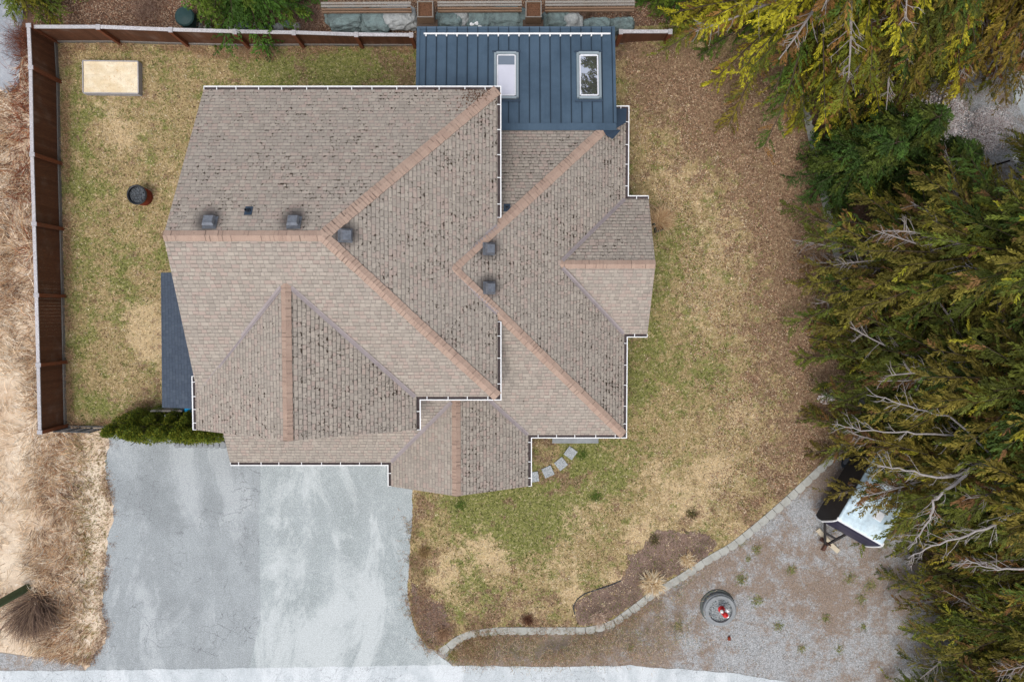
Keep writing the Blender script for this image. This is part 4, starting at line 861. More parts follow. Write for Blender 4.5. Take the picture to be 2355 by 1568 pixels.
# ================================================================== CAMPER TRAILER
D2 = Vector((135, -77, 0)).normalized()          # width axis: towards lower right
A2 = Vector((D2.y * -1, D2.x, 0)).normalized()    # length axis: towards upper right, away from the hitch
c0 = Vector((*G(1929, 1197, 2.25), 0)); ang = math.atan2(A2.y, A2.x)
root = empty('camper_trailer', (c0.x, c0.y, 0), ang); tag(root, 'white roofed camper trailer with black side parked under the cedars', 'camper trailer')
# local frame: x backwards along length, y = left.. -D2 is local +y
Wt, Lt, Ht = 2.15, 3.9, 2.12
M_TWHITE = NT('white trailer skin').color((.72, .78, .82, 1)).set(Roughness=.28).m
M_TROOF = worn('pale blue white trailer roof', C(214, 232, 240), C(176, 204, 220), 1.3, .35, 0, .9, .02, .4, 8)
M_NAVY = worn('dark navy trim', C(42, 42, 66), None, 3, .35)
def prof(k):  # side profile of the nose: x offset, z
    return [(-.34, .5), (-.42, .85), (-.40, 1.2), (-.26, 1.6), (-.12, 1.95), (0, 2.15), (.12, Ht)][k]
m = MB()
P_ = [prof(k) for k in range(7)] + [(Lt - .15, Ht), (Lt, Ht - .2), (Lt, .55)]
yl, yr = .0, -Wt
for i in range(len(P_)):
    a, b = P_[i], P_[(i + 1) % len(P_)]
    if i == 6: continue
    m.face([(a[0], yl, a[1]), (b[0], yl, b[1]), (b[0], yr, b[1]), (a[0], yr, a[1])][::-1], None, (1, 1, 1, 1), 1 if i in (0, 1, 2, 3, 4) else 0)
m.face([(x, yl, z) for x, z in P_][::-1], None, (1, 1, 1, 1), 2); m.face([(x, yr, z) for x, z in P_], None, (1, 1, 1, 1), 0)
m.build('body', [M_TWHITE, M_NAVY, M_BLACKV], root)
m = MB(); m.hexa([(.02, yr - .02, Ht - .04), (Lt - .1, yr - .02, Ht - .04), (Lt - .1, yl + .02, Ht - .04), (.02, yl + .02, Ht - .04), (.06, yr + .04, Ht + .05), (Lt - .14, yr + .04, Ht + .05), (Lt - .14, yl - .04, Ht + .05), (.06, yl - .04, Ht + .05)])
o = m.build('roof', M_TROOF, root, weld=True); bv = o.modifiers.new('bevel', 'BEVEL'); bv.width = .04; bv.segments = 3
m = MB()
for y_ in (yl + .015, yr - .015):
    for i in range(6): a, b = P_[i], P_[i + 1]; m.beam((a[0] - .01, y_, a[1]), (b[0] - .01, y_, b[1]), .05, .05)
m.beam((-.36, yl, .56), (-.36, yr, .56), .05, .06); m.beam((.0, yl, Ht + .0), (.0, yr, Ht + .0), .05, .05); m.build('white_trim', M_WPAINT, root)
m = MB(); m.box((1.0, -1.35, Ht + .09), (.42, .42, .1), taper=.85); o = m.build('roof_hatch', M_WPAINT, root); bv = o.modifiers.new('bevel', 'BEVEL'); bv.width = .03; bv.segments = 2
m = MB(); m.box((.95, -.6, Ht + .085), (.9, .5, .07), taper=.92); m.build('roof_panel', M_TROOF, root)
m = MB(); m.box((2.6, -1.0, Ht + .17), (.8, .6, .26), taper=.8); m.build('air_conditioner', M_WPAINT, root)
m = MB(); m.beam((-.3, -.45, .5), (-1.25, -1.02, .5), .08, .1); m.beam((-.3, -1.65, .5), (-1.25, -1.08, .5), .08, .1); m.box((-.8, -1.05, .5), (.1, .55, .06)); m.build('tongue', M_BLACKV, root)
m = MB(); m.box((-1.38, -1.05, .54), (.34, .16, .12), taper=.7); m.tube([(-1.15, -1.05, .1), (-1.15, -1.05, .85)], [.04, .04], 10); m.box((-1.15, -1.05, .1), (.2, .2, .04)); m.build('hitch', worn('brown rusty hitch', C(96, 66, 54), C(60, 46, 42), 8), root)
for y_ in (-.12, -Wt + .12):
    m = MB(); n = 24; c = Vector((2.4, y_, .34)); m.tube([c + Vector((0, -.1, 0)), c + Vector((0, .1, 0))], [.34, .34], 24); w_ = m.build('wheel', M_RUBBER, root)
    m = MB(); m.tube([c + Vector((0, -.11, 0)), c + Vector((0, .11, 0))], [.19, .19], 20); m.build('rim', M_GALV, w_)
m = MB(); m.box((Lt / 2, -Wt / 2, .5), (Lt - .2, Wt - .2, .12)); m.build('chassis', M_BLACKV, root)
for i, (u, v, l_, rz, lb) in enumerate([(1893, 1232, .85, -.85, 'longer pale timber plank on the gravel left of the trailer hitch'), (1917, 1258, .5, -.72, 'short pale timber block under the trailer hitch')]):
    q = G(u, v); m = MB(); m.box((0, 0, .05), (l_, .2, .1), col=(0, 0, 0, 1)); o = m.build('timber_plank', wood('pale plank', C(216, 206, 184), C(186, 170, 144), C(196, 186, 166), (3, 9, 3))); o.location = (*q, 0); o.rotation_euler = (0, 0, rz); tag(o, lb, 'plank')
# ================================================================== GRASS AND GROUND COVER (countless: stuff)
def pal(cs): return np.array([C(*c)[:3] for c in cs])
def blades(name, x, y, z, ln, wd, lean, az, cols, label=None, cat=None, parent=None, kind='stuff', curve=0.0):
    """one narrow triangle (or bent pair) per blade"""
    N = len(x); dx = np.cos(az); dy = np.sin(az); px = -dy * wd / 2; py = dx * wd / 2
    hx = dx * np.sin(lean) * ln; hy = dy * np.sin(lean) * ln; hz = np.cos(lean) * ln
    tw = rng.uniform(-1, 1, N) * .6; wx = px * np.cos(tw) - py * np.sin(tw); wy = px * np.sin(tw) + py * np.cos(tw)
    b0 = np.stack([x - wx, y - wy, z], 1); b1 = np.stack([x + wx, y + wy, z], 1); mx = rng.uniform(-.15, .15, N) * ln
    m0 = np.stack([x + hx * .55 + mx * dy - wx * .8, y + hy * .55 - mx * dx - wy * .8, z + hz * .65], 1); m1 = np.stack([x + hx * .55 + mx * dy + wx * .8, y + hy * .55 - mx * dx + wy * .8, z + hz * .65], 1)
    t = np.stack([x + hx, y + hy, z + hz * (1 - curve)], 1)
    v = np.stack([b0, b1, m1, m0, t], 1).reshape(-1, 3); i = np.arange(N)[:, None] * 5
    f = np.concatenate([i + np.array([[0, 1, 2]]), i + np.array([[0, 2, 3]]), i + np.array([[3, 2, 4]])], 0)
    c = np.tile(np.concatenate([cols, np.ones((N, 1))], 1), (3, 1))
    o = fast_mesh(name, v, f, c, BLADE, parent)
    if kind: o['kind'] = kind
    if label: tag(o, label, cat)
    return o
def vnoise(x, y, s, seed=0): return np.array([noise.fractal(Vector((a * s, b * s, seed)), 1.0, 2.0, 4) for a, b in zip(x, y)])
def scatter(poly, n):
    P = np.array(poly); x = rng.uniform(P[:, 0].min(), P[:, 0].max(), n); y = rng.uniform(P[:, 1].min(), P[:, 1].max(), n); m = pip(x, y, poly); return x[m], y[m]
# coarse lookup grid of lawn weights
NX, NY = 130, 92; GX = np.linspace(-22, 18, NX); GY = np.linspace(-17, 13, NY)
LW = np.array([[lawncol(a, b) + (zl(a, b),) for a in GX] for b in GY])
def look(x, y):
    fx = np.clip((x - GX[0]) / (GX[1] - GX[0]), 0, NX - 1.001); fy = np.clip((y - GY[0]) / (GY[1] - GY[0]), 0, NY - 1.001); i = fx.astype(int); j = fy.astype(int); a = (fx - i)[:, None]; b = (fy - j)[:, None]
    return (LW[j, i] * (1 - a) + LW[j, i + 1] * a) * (1 - b) + (LW[j + 1, i] * (1 - a) + LW[j + 1, i + 1] * a) * b
def lawn_blades(n):
    x, y = scatter(lawn_poly, n)
    inside = ((x > -10.6) & (x < -1.5) & (y > -3.5) & (y < 7)) | ((x > -1.5) & (x < 4) & (y > -4) & (y < 10.5)); x, y = x[~inside], y[~inside]
    w = look(x, y); N = len(x); n1 = vnoise(x, y, 2.2, 1) * .8; n2 = vnoise(x, y, 3.3, 5) * .8; n3 = vnoise(x, y, 2.6, 9) * .7
    g = w[:, 0] + n1 * 1.1 + rng.uniform(-.2, .2, N); s = w[:, 1] + n2 * 1.1 + rng.uniform(-.2, .2, N); b = w[:, 2] + n3 * 1.3 + rng.uniform(-.2, .2, N)
    k = np.argmax(np.stack([g, s, b, np.full(N, .42)], 1), 1)
    P4 = [pal([(124, 132, 62), (104, 118, 50), (146, 148, 82), (90, 102, 44)]), pal([(222, 198, 158), (206, 178, 132), (228, 212, 182)]), pal([(128, 96, 76), (152, 116, 94), (96, 70, 56), (178, 148, 122)]), pal([(172, 150, 108), (150, 128, 86), (140, 126, 74)])]
    c = np.zeros((N, 3))
    for q in range(4): m = k == q; c[m] = P4[q][rng.integers(0, len(P4[q]), m.sum())]
    c *= rng.uniform(.45, 1.3, N)[:, None] * (1 + .6 * vnoise(x, y, 4, 44))[:, None]
    return blades('lawn_grass', x, y, w[:, 3] - .005, rng.uniform(.04, .11, N), rng.uniform(.014, .032, N), rng.uniform(.5, 1.35, N), rng.uniform(0, 6.28, N), c, 'patchy green and straw coloured short grass of the lawn', 'grass')
lawn_blades(260000)
# tall dry grass, west of the fence and beside the driveway
def strawfield():
    field = PV([(-70, 215), (30, 205), (60, 60), (70, 60), (92, 500), (96, 990), (150, 990), (240, 990), (250, 1080), (258, 1180), (240, 1300), (236, 1450), (200, 1520), (120, 1506), (0, 1490), (-70, 1490)])
    x, y = scatter(field, 62000); N = len(x); u = x * 52.3 + CX; v = 715 - y * 52.3
    dens = vnoise(x, y, .55, 3) * .5 + vnoise(x, y, 2.0, 4) * .3 + .5
    edge = np.clip((v - 940) / 60, 0, 1) * np.clip((u - 150) / 60, 0, 1)      # short mown strip beside the drive
    pale = np.clip(1.15 - np.abs(u - 20) / 55, 0, 1) * np.clip((v - 700) / 200, 0, 1)
    rust = np.clip(1 - np.abs(u - 75) / 50, 0, 1) * np.clip((760 - v) / 500, 0, 1)
    keep = rng.random(N) < np.clip(dens + .18 - pale * .55, .04, 1); x, y, u, v, dens, edge, pale, rust = (a[keep] for a in (x, y, u, v, dens, edge, pale, rust)); N = len(x)
    lig = pal([(240, 218, 186), (226, 198, 164), (246, 232, 210), (214, 180, 142)]); mid = pal([(188, 146, 108), (166, 122, 88), (204, 170, 130), (140, 108, 82)]); dk = pal([(112, 82, 66), (96, 76, 66), (132, 104, 84)]); ru = pal([(150, 84, 54), (128, 72, 50), (176, 104, 68), (104, 66, 50)]); gr = pal([(130, 124, 70), (150, 138, 84), (172, 150, 106), (150, 112, 80)])
    c = mid[rng.integers(0, 4, N)]; r = rng.random(N)
    dk_ = vnoise(x, y, .9, 12) * 1.2
    m = r < pale * 1.3 + .45; c[m] = lig[rng.integers(0, 4, m.sum())]
    m = rng.random(N) < dk_ * .5 - pale * .3; c[m] = dk[rng.integers(0, 3, m.sum())]
    m = rng.random(N) < rust * .85; c[m] = ru[rng.integers(0, 4, m.sum())]
    m = rng.random(N) < edge; c[m] = gr[rng.integers(0, 4, m.sum())]
    az = vnoise(x, y, .35, 20) * 5 + 3.6 + rng.normal(0, .95, N)
    ln = rng.uniform(.25, .75, N) * (1 - .8 * edge) * np.where(v < 250, .8, 1)
    blades('tall_dry_grass', x, y, np.zeros(N), ln, rng.uniform(.010, .028, N), rng.uniform(.7, 1.5, N), az, c * rng.uniform(.55, 1.3, N)[:, None], 'tall bleached dry grass growing outside the west fence and down to the road', 'grass')
strawfield()
def litter(name, poly, n, colors, size, label, cat, zf=0.0, thr=None, ln=None):
    x, y = scatter(poly, n)
    if thr is not None: m = vnoise(x, y, thr[0], thr[1]) > thr[2]; x, y = x[m], y[m]
    N = len(x); c = pal(colors)[rng.integers(0, len(colors), N)] * rng.uniform(.7, 1.2, N)[:, None]
    z = look(x, y)[:, 3] if zf == 'lawn' else np.full(N, zf)
    l = rng.uniform(*(ln or size), N); return blades(name, x, y, z + .003, l, rng.uniform(*size, N) * .6, rng.uniform(.9, 1.55, N), rng.uniform(0, 6.28, N), c, label, cat)
litter('fallen_leaves', PV([(60, -40), (1840, -60), (1830, 30), (1500, 62), (960, 80), (470, 66), (76, 62)]), 60000, [(150, 110, 86), (120, 86, 66), (176, 146, 120), (96, 70, 56), (190, 168, 144)], (.03, .09), 'brown fallen leaves and dead stems on the slope behind the north fence', 'leaves', 0)
litter('bark_chips', [(a * 1.0, b) for a, b in ragged(mul, .28, .1, 15)], 26000, [(120, 96, 84), (96, 74, 66), (146, 124, 110), (82, 62, 54)], (.02, .05), 'dark bark chips in the planting bed along the retaining wall', 'mulch', 'lawn')
litter('bark_chips', ragged(mul2, .25, .1, 16), 9000, [(120, 96, 84), (96, 74, 66), (146, 124, 110), (170, 130, 100)], (.02, .06), 'bark chips in the small bed at the driveway corner', 'mulch', 'lawn')
litter('gravel_weeds', grav, 150000, [(136, 110, 90), (160, 132, 108), (116, 96, 80), (128, 124, 80), (176, 152, 128)], (.02, .05), 'dead leaves and low weeds scattered over the gravel yard', 'weeds', .0, (1.3, 33, -.04))
litter('gravel_stones', grav, 60000, [(176, 177, 178), (206, 205, 204), (146, 146, 146), (112, 110, 108)], (.02, .045), 'loose grey stones of the gravel yard', 'gravel', .0)
def strips(name, L_, n, ln, colors, label, cat, w_=.18):
    X = []; Y = []
    for line in L_:
        P = [Vector(GL(*q)) for q in line]; ds = [(b - a).length for a, b in zip(P, P[1:])]; T_ = sum(ds); k_ = int(n * T_)
        for _ in range(k_):
            t = random.uniform(0, T_); i = 0
            while i < len(ds) - 1 and t > ds[i]: t -= ds[i]; i += 1
            q = P[i].lerp(P[i + 1], t / ds[i]); X.append(q.x + random.gauss(0, w_)); Y.append(q.y + random.gauss(0, w_))
    x = np.array(X); y = np.array(Y); N = len(x); m = vnoise(x, y, 1.2, 71) > -.15 + rng.uniform(-.15, .15, N); x, y = x[m], y[m]; N = len(x)
    c = pal(colors)[rng.integers(0, len(colors), N)] * rng.uniform(.65, 1.25, N)[:, None]
    blades(name, x, y, look(x, y)[:, 3] * 0 + np.array([zl(a, b) if a > -6 else .01 for a, b in zip(x, y)]), rng.uniform(*ln, N), rng.uniform(.007, .014, N), rng.uniform(.6, 1.45, N), rng.uniform(0, 6.28, N), c, label, cat)
strips('dry_grass_fringe', [[(952, 1140), (950, 1200), (946, 1260), (942, 1360), (950, 1410), (962, 1455), (990, 1495)], [(962, 1290), (975, 1400), (1010, 1440)], [(1000, 1490), (1040, 1452), (1150, 1432), (1300, 1434)], [(1040, 1500), (1100, 1470), (1250, 1462), (1380, 1462), (1500, 1390)], [(1060, 1515), (1300, 1510), (1480, 1510)]], 330, (.08, .28),
    [(150, 116, 92), (176, 140, 112), (122, 92, 74), (196, 166, 134), (130, 124, 74)], 'brown dry grass fringe along the driveway edge and around the retaining wall end', 'grass', .2)
strips('dry_grass_fringe', [[(150, 110), (153, 300), (155, 500), (158, 700), (162, 960)], [(150, 108), (300, 108), (450, 112), (600, 114), (800, 112), (950, 112)], [(450, 125), (560, 130), (640, 128)], [(160, 975), (240, 975), (350, 925)]], 260, (.10, .34),
    [(196, 160, 124), (170, 132, 100), (214, 184, 148), (142, 108, 84)], 'dry straw fringe growing along the inner foot of the board fences', 'grass', .11)
strips('dry_grass_fringe', [[(248, 1015), (244, 1060), (246, 1110), (258, 1170), (250, 1240), (244, 1290), (236, 1350), (238, 1400), (243, 1450), (210, 1520), (120, 1510)]], 420, (.06, .2),
    [(150, 118, 92), (182, 150, 116), (122, 96, 78), (200, 172, 140), (118, 70, 50)], 'brown grass fringe along the left edge of the driveway', 'grass', .14)
litter('fallen_leaves', [GL(u, v) for u, v in [(1440, 120), (1560, 110), (1700, 150), (1830, 240), (1880, 430), (1940, 680), (1970, 860), (1960, 960), (1900, 1040), (1740, 1180), (1640, 1190), (1600, 900), (1560, 600), (1500, 400), (1440, 250)]], 60000, [(168, 128, 100), (124, 90, 70), (196, 164, 132), (96, 70, 56), (206, 184, 158)], (.03, .075), 'brown fallen leaves and needles on the eastern lawn below the cedars', 'leaves', 'lawn', (1.0, 61, -.12))
strips('dry_weeds', [[(1060, 1478), (1250, 1480), (1400, 1475), (1520, 1400), (1600, 1345)], [(1060, 1500), (1300, 1500), (1480, 1490), (1600, 1440)]], 520, (.05, .2), [(124, 98, 78), (176, 144, 112), (92, 70, 56), (210, 182, 148), (104, 116, 52), (126, 134, 66), (222, 202, 172)], 'patchy brown and green weeds between the retaining wall and the road', 'weeds', .42)
# ------------------------------------------------------------------ tufts and shrubs
def tuft(name, label, cat, c, z, n, ln, cols, wd=(.01, .02), lean=(.2, 1.3), spread=.08, group=None, az0=None):
    x = c[0] + rng.normal(0, spread, n); y = c[1] + rng.normal(0, spread, n); az = rng.uniform(0, 6.28, n) if az0 is None else rng.normal(az0[0], az0[1], n)
    col = pal(cols)[rng.integers(0, len(cols), n)] * rng.uniform(.75, 1.15, n)[:, None]
    o = blades(name, x - c[0], y - c[1], np.zeros(n), rng.uniform(*ln, n), rng.uniform(*wd, n), rng.uniform(*lean, n), az, col, label, cat, None, None, .25); o.location = (c[0], c[1], z)
    if group: o['group'] = group
    return o
STRAWC = [(234, 214, 178), (220, 192, 148), (242, 228, 200), (196, 160, 116)]
q = GL(1500, 1338); tuft('ornamental_grass', 'largest pale straw coloured ornamental grass clump in the mulch bed by the retaining wall', 'ornamental grass', q, zl(*q), 700, (.35, .78), STRAWC, (.018, .034), (.5, 1.45))
q = GL(1580, 1287); tuft('ornamental_grass', 'small straw coloured grass clump right of the largest clump, against the retaining wall', 'ornamental grass', q, zl(*q), 300, (.25, .52), STRAWC, (.014, .026), (.5, 1.45))
q = GL(1375, 1420); tuft('ornamental_grass', 'flattened pale grass clump spilling over the middle of the curving retaining wall', 'ornamental grass', q, zl(*q), 330, (.25, .5), [(226, 204, 184), (204, 176, 152), (180, 150, 130)], (.01, .018))
q = GL(1513, 512); tuft('dry_reeds', 'dry straw reeds rising from the dark green tub beside the bay roof', 'reeds', q, zl(*q) + .28, 420, (.5, 1.05), [(226, 200, 160), (206, 174, 132), (176, 140, 104)], (.012, .02), (.55, 1.4), .08, None, (.9, 1.3))
q = GL(976, 1268); tuft('grass_clump', 'olive green dry grass clump at the lawn edge beside the driveway', 'grass clump', q, zl(*q), 420, (.2, .5), [(132, 122, 70), (176, 146, 104), (150, 118, 84), (190, 160, 120)], (.008, .016))
q = GL(1215, 1424); tuft('grass_clump', 'dark reddish brown twiggy clump just inside the retaining wall', 'shrub', q, zl(*q), 380, (.15, .42), [(110, 70, 54), (84, 56, 46), (136, 96, 70)], (.008, .014))
q = GL(1020, 1455); tuft('grass_clump', 'sprawling brown grass clump at the driveway end of the retaining wall', 'grass clump', q, zl(*q), 420, (.2, .5), [(170, 134, 104), (140, 106, 84), (196, 166, 132)], (.008, .014))
q = G(1095, 1478); tuft('grass_clump', 'large flattened straw grass clump below the curved end of the retaining wall', 'grass clump', q, 0, 900, (.3, .8), [(190, 158, 122), (166, 130, 100), (214, 186, 150), (140, 108, 84)], (.008, .016), (.7, 1.5), .28)
q = G(1043, 1505); tuft('grass_clump', 'green and straw grass clump at the very tip of the retaining wall', 'grass clump', q, 0, 300, (.15, .35), [(110, 120, 56), (196, 166, 120), (140, 140, 76)], (.008, .016), (.5, 1.4), .12)
q = G(85, 1425); tuft('bare_shrub', 'dark bare many stemmed shrub beside the utility pole', 'shrub', (q[0] + .1, q[1] + 1.0), 0, 1500, (.9, 2.3), [(112, 90, 78), (88, 70, 62), (140, 116, 98), (164, 136, 112)], (.012, .026), (.8, 1.4), .16, None, (-1.65, .6))
for i, (u, v, nn, lb) in enumerate([(1440, 100, 500, 'tangled bare brown shrub between the blue metal roof and the short fence'), (715, 45, 500, 'brown twiggy brush behind the north fence, right of the green conifer'), (340, 20, 420, 'dry brown brush left of the green conifer behind the north fence'), (480, 40, 420, 'pale dead brush in front of the small stone row'), (1345, 25, 380, 'grey twigs above the right half of the blue metal roof'), (60, 100, 600, 'rusty brown brush outside the northwest fence corner')]):
    q = G(u, v); tuft('bare_shrub', lb, 'shrub', q, 0, nn, (.4, 1.0), [(140, 112, 96), (112, 84, 70), (166, 140, 124)] if i != 5 else [(140, 78, 52), (116, 66, 48), (90, 60, 48)], (.008, .014), (.2, 1.4), .35)
for i, (u, v) in enumerate([(1591, 1180), (1340, 1045), (1062, 1160), (1370, 1140), (1505, 1240), (2150, 1330)][:5]):
    q = GL(u, v); tuft('grass_clump', ['dark weed clump in the open lawn above the mulch bed', 'deep green clump near the last stepping stone', 'dark green clump at the top of the driveway edge', 'green clump in the middle of the front lawn', 'dark twiggy plant near the top of the mulch bed'][i], 'weed', q, zl(*q), 220, (.06, .2), [(88, 84, 48), (110, 110, 54), (90, 66, 52)] if i in (0, 4) else [(84, 108, 42), (104, 124, 52)], (.01, .02), (.3, 1.3), .12)
random.seed(5); wq = [(1740, 1262), (1820, 1310), (1955, 1330), (2000, 1345), (1980, 1375), (1700, 1240), (1640, 1390), (1845, 1490), (1740, 1380), (2035, 1250), (1705, 1330), (1720, 1285), (1900, 1420), (1930, 1490), (1790, 1440), (1560, 1440), (1450, 1490), (1985, 1440)]
for i, (u, v) in enumerate(wq):
    q = G(u, v); k_ = random.uniform(.5, 1.15); tuft('weed', 'small green weed tuft growing in the gravel yard', 'weed', q, 0, int(110 * k_), (.05, .17 * k_ + .03), [(124, 134, 70), (146, 150, 88), (104, 112, 60), (160, 138, 100)], (.012, .024), (.8, 1.5), .12 * k_, 'green weeds dotted over the gravel yard')
m = MB(); el = [(*GL(u, v),) for u, v in [(1322, 1412), (1318, 1394), (1328, 1376), (1345, 1364), (1368, 1356), (1400, 1346), (1428, 1334)]]; m.tube([(x, y, zl(x, y) + .03) for x, y in el], [.022] * 7, 6); tag(m.build('garden_edging', M_RUBBER), 'thin black curved edging strip at the left end of the mulch bed', 'edging')
# ================================================================== CONIFERS
def sprays(bpts, start, nside, slen, leafL, leafW, col, out, hang=.35, dens=11, alt=None):
    """flat feathery sprays along a bough polyline; out collects arrays (base, dir, length, width, colour)"""
    n = len(bpts); acc = [0]
    for a, b in zip(bpts, bpts[1:]): acc.append(acc[-1] + (b - a).length)
    T_ = acc[-1]
    for k in range(nside):
        t = start + (1 - start) * (k + random.random()) / nside
        d = t * T_; i = 0
        while i < n - 2 and acc[i + 1] < d: i += 1
        f = (d - acc[i]) / max(1e-6, acc[i + 1] - acc[i]); p = bpts[i].lerp(bpts[i + 1], f); dr = (bpts[i + 1] - bpts[i]).normalized()
        s = Vector((-dr.y, dr.x, 0)).normalized() * random.choice((-1, 1)); a = random.uniform(.25, 1.1)
        sd = (dr * math.cos(a) + s * math.sin(a)); sd.z -= random.uniform(0, hang); sd.normalize(); L_ = slen * random.uniform(.5, 1.2) * (1 - .28 * t)
        cc = col * random.uniform(.55, 1.3)
        if alt is not None and random.random() < .16: cc = alt[random.randrange(len(alt))] * random.uniform(.6, 1.15)
        m = max(4, int(dens * L_ / slen)); g_ = (np.arange(m) + rng.random(m)) / m; sg = np.where(np.arange(m) % 2, 1.0, -1.0)
        sdn = np.array(sd); cr = np.array(Vector((-sd.y, sd.x, random.uniform(-.3, .3))).normalized())
        q = np.array(p) + sdn * (L_ * g_)[:, None]; q[:, 2] -= .14 * L_ * g_ * g_
        ld = sdn + cr * (sg * rng.uniform(.2, .9, m))[:, None]; ld[:, 2] -= rng.uniform(-.1, .45, m); ld /= np.linalg.norm(ld, axis=1)[:, None]
        out.append((q, ld, leafL * rng.uniform(.6, 1.25, m) * (1.1 - .5 * g_), np.full(m, leafW), cc * ((1 + .45 * g_ * random.random()) * rng.uniform(.8, 1.2, m))[:, None]))
def leaves_mesh(name, out, parent, mat=LEAF):
    P = np.concatenate([np.atleast_2d(o[0]) for o in out]); D = np.concatenate([np.atleast_2d(o[1]) for o in out]); L_ = np.concatenate([np.atleast_1d(o[2]) for o in out])[:, None]; W_ = np.concatenate([np.atleast_1d(o[3]) for o in out])[:, None]; c = np.concatenate([np.atleast_2d(o[4]) for o in out]); N = len(P)
    rv = rng.normal(0, 1, (N, 3)); rv[:, 2] = rv[:, 2] * .5 + 1.2; s = np.cross(D, rv); s /= np.linalg.norm(s, axis=1)[:, None] + 1e-9
    v = np.stack([P, P + D * L_ * .45 + s * W_ / 2, P + D * L_, P + D * L_ * .45 - s * W_ / 2], 1).reshape(-1, 3)
    f = np.arange(N * 4).reshape(-1, 4); return fast_mesh(name, v, f, np.clip(np.concatenate([c, np.ones((N, 1))], 1), 0, 1), mat, parent)
cDG = np.array(C(94, 102, 36)[:3]); cYG = np.array(C(156, 152, 42)[:3]); cOL = np.array(C(120, 110, 44)[:3]); cRU = np.array(C(132, 98, 60)[:3]); cGR = np.array(C(70, 92, 34)[:3])
def conifer(seed, Ht, R, nb, colw, dead=.12, z0=.8, k=1.0, droop=.28, slen=1.05, leafL=.20, leafW=.055, nsp=52, dens=26, dmax=16, alt=None):
    random.seed(seed); root = empty('cedar_tree')
    tb = MB(); tb.tube([(0, 0, -.1), (.05, .02, Ht * .3), (0, .06, Ht * .65), (.02, 0, Ht)], [.26 * Ht / 12, .2 * Ht / 12, .11 * Ht / 12, .02], 9)
    tr = tb.build('trunk', M_BARK, root); br = MB(); out = []; nd = 0; deadm = MB()
    for b in range(nb):
        h = z0 + (Ht - z0) * ((b + random.random()) / nb) ** 1.05; rel = h / Ht; L_ = R * ((1 - rel) ** .75) * random.uniform(.72, 1.12) + .25; a = b * 2.39996 + random.uniform(-.5, .5)
        d = Vector((math.cos(a), math.sin(a), 0)); s = Vector((-d.y, d.x, 0)); bend = random.uniform(-.25, .25); up = random.uniform(.02, .3) * (1 if rel < .7 else 1.8); pts = []
        for q in range(6):
            t = q / 5; pts.append(Vector((0, 0, h)) + d * (L_ * t) + s * (bend * L_ * t * t) + Vector((0, 0, L_ * (up * t - droop * t * t * 1.3))))
        isdead = random.random() < dead and nd < dmax and rel < .75
        r0 = .009 + .0065 * L_
        if isdead:
            nd += 1
            pts = [p + Vector((0, 0, .22 * L_ * i / 5)) for i, p in enumerate(pts)]
            deadm.tube(pts, [r0 * 2.4 * (1 - i / 6.2) for i in range(6)], 5)
            for q in range(int(5 + L_ * 3)):
                t = random.uniform(.25, .98); i = min(4, int(t * 5)); p = pts[i].lerp(pts[i + 1], t * 5 - i); sd = (d * random.uniform(.5, 1) + s * random.choice((-1, 1)) * random.uniform(.3, .9)); sd.z += random.uniform(-.25, .35); sd.normalize(); l2 = random.uniform(.3, 1.1) * (1.2 - t) * L_ * .32 + .12
                m1 = p + sd * l2 * .5 + s * random.uniform(-.06, .06); e = p + sd * l2 + s * random.uniform(-.15, .15); deadm.tube([p, m1, e], [.016, .012, .006], 4, caps=False)
                for w_ in range(3): tt = m1.lerp(e, random.random()); deadm.tube([tt, tt + (sd + s * random.uniform(-1, 1)).normalized() * random.uniform(.1, .3)], [.008, .004], 3, caps=False)
            if random.random() < .5: sprays(pts, .55, int(nsp * .4), slen * .6, leafL, leafW, cRU * .7, out, dens=dens)
            continue
        br.tube(pts, [r0 * (1 - i / 6.5) for i in range(6)], 4, caps=False)
        r = random.random(); col = cDG
        acc = 0
        for cc, w_ in colw:
            acc += w_
            if r < acc: col = cc; break
        sprays(pts, .04, max(6, int(nsp * (.35 + .65 * L_ / R) * k)), slen * (.5 + .5 * L_ / R), leafL, leafW, col * random.uniform(.7, 1.15), out, dens=dens, alt=alt)
    br.build('branch', M_BARK, root)
    if deadm.f: deadm.build('dead_branch', M_GREYBARK, root)
    leaves_mesh('crown', out, root)
    return root
def place(root, x, y, rz, label, sc=1.0, tint=(1, 1, 1), group=None, z=0, cat='tree', name=None):
    root.location = (x, y, z); root.rotation_euler = (0, 0, rz); root.scale = (sc, sc, sc); tag(root, label, cat, group)
    if name: root.name = name
    for c in bpy.data.objects:
        if c.parent == root: c.color = (*tint, 1)
    return root
mixD = [(cDG, .52), (cOL, .42), (cGR, .06)]; mixY = [(cYG, .60), (cDG, .14), (cOL, .16), (cGR, .10)]
aD = [cRU, cYG * .85, cOL, cGR]; aY = [cOL, cRU, cDG]
tY = conifer(1, 13, 6.2, 200, mixY, 0.09, 1.0, alt=aY)
tA = conifer(2, 14, 5.6, 210, mixD, 0.12, 1.0, alt=aD); tB = conifer(3, 13, 5.4, 200, mixD, 0.14, 1.0, alt=aD); tC = conifer(4, 12, 5.2, 190, mixD, 0.14, .8, alt=aD)
tD = conifer(5, 5.5, 1.9, 90, [(cGR, .6), (cDG, .4)], 0, .3, slen=.65, nsp=40, leafL=.14, leafW=.05, dens=16)
GP = 'tall cedars along the east side'
cp = copy_tree; B = place
B(tY, 11.6, 12.5, .3, 'bright yellow green cedar at the top, nearest the blue metal roof', 1, (1.15, 1.1, .8), GP)
B(cp(tY), 10.2, 15.8, 3.3, 'yellow green cedar cut by the top edge, behind the one nearest the metal roof', .85, (1.15, 1.1, .8), GP)
B(cp(tY), 15.6, 13.2, 2.2, 'olive yellow cedar at the top edge right of the brightest cedar', .95, (.95, .88, .7), GP)
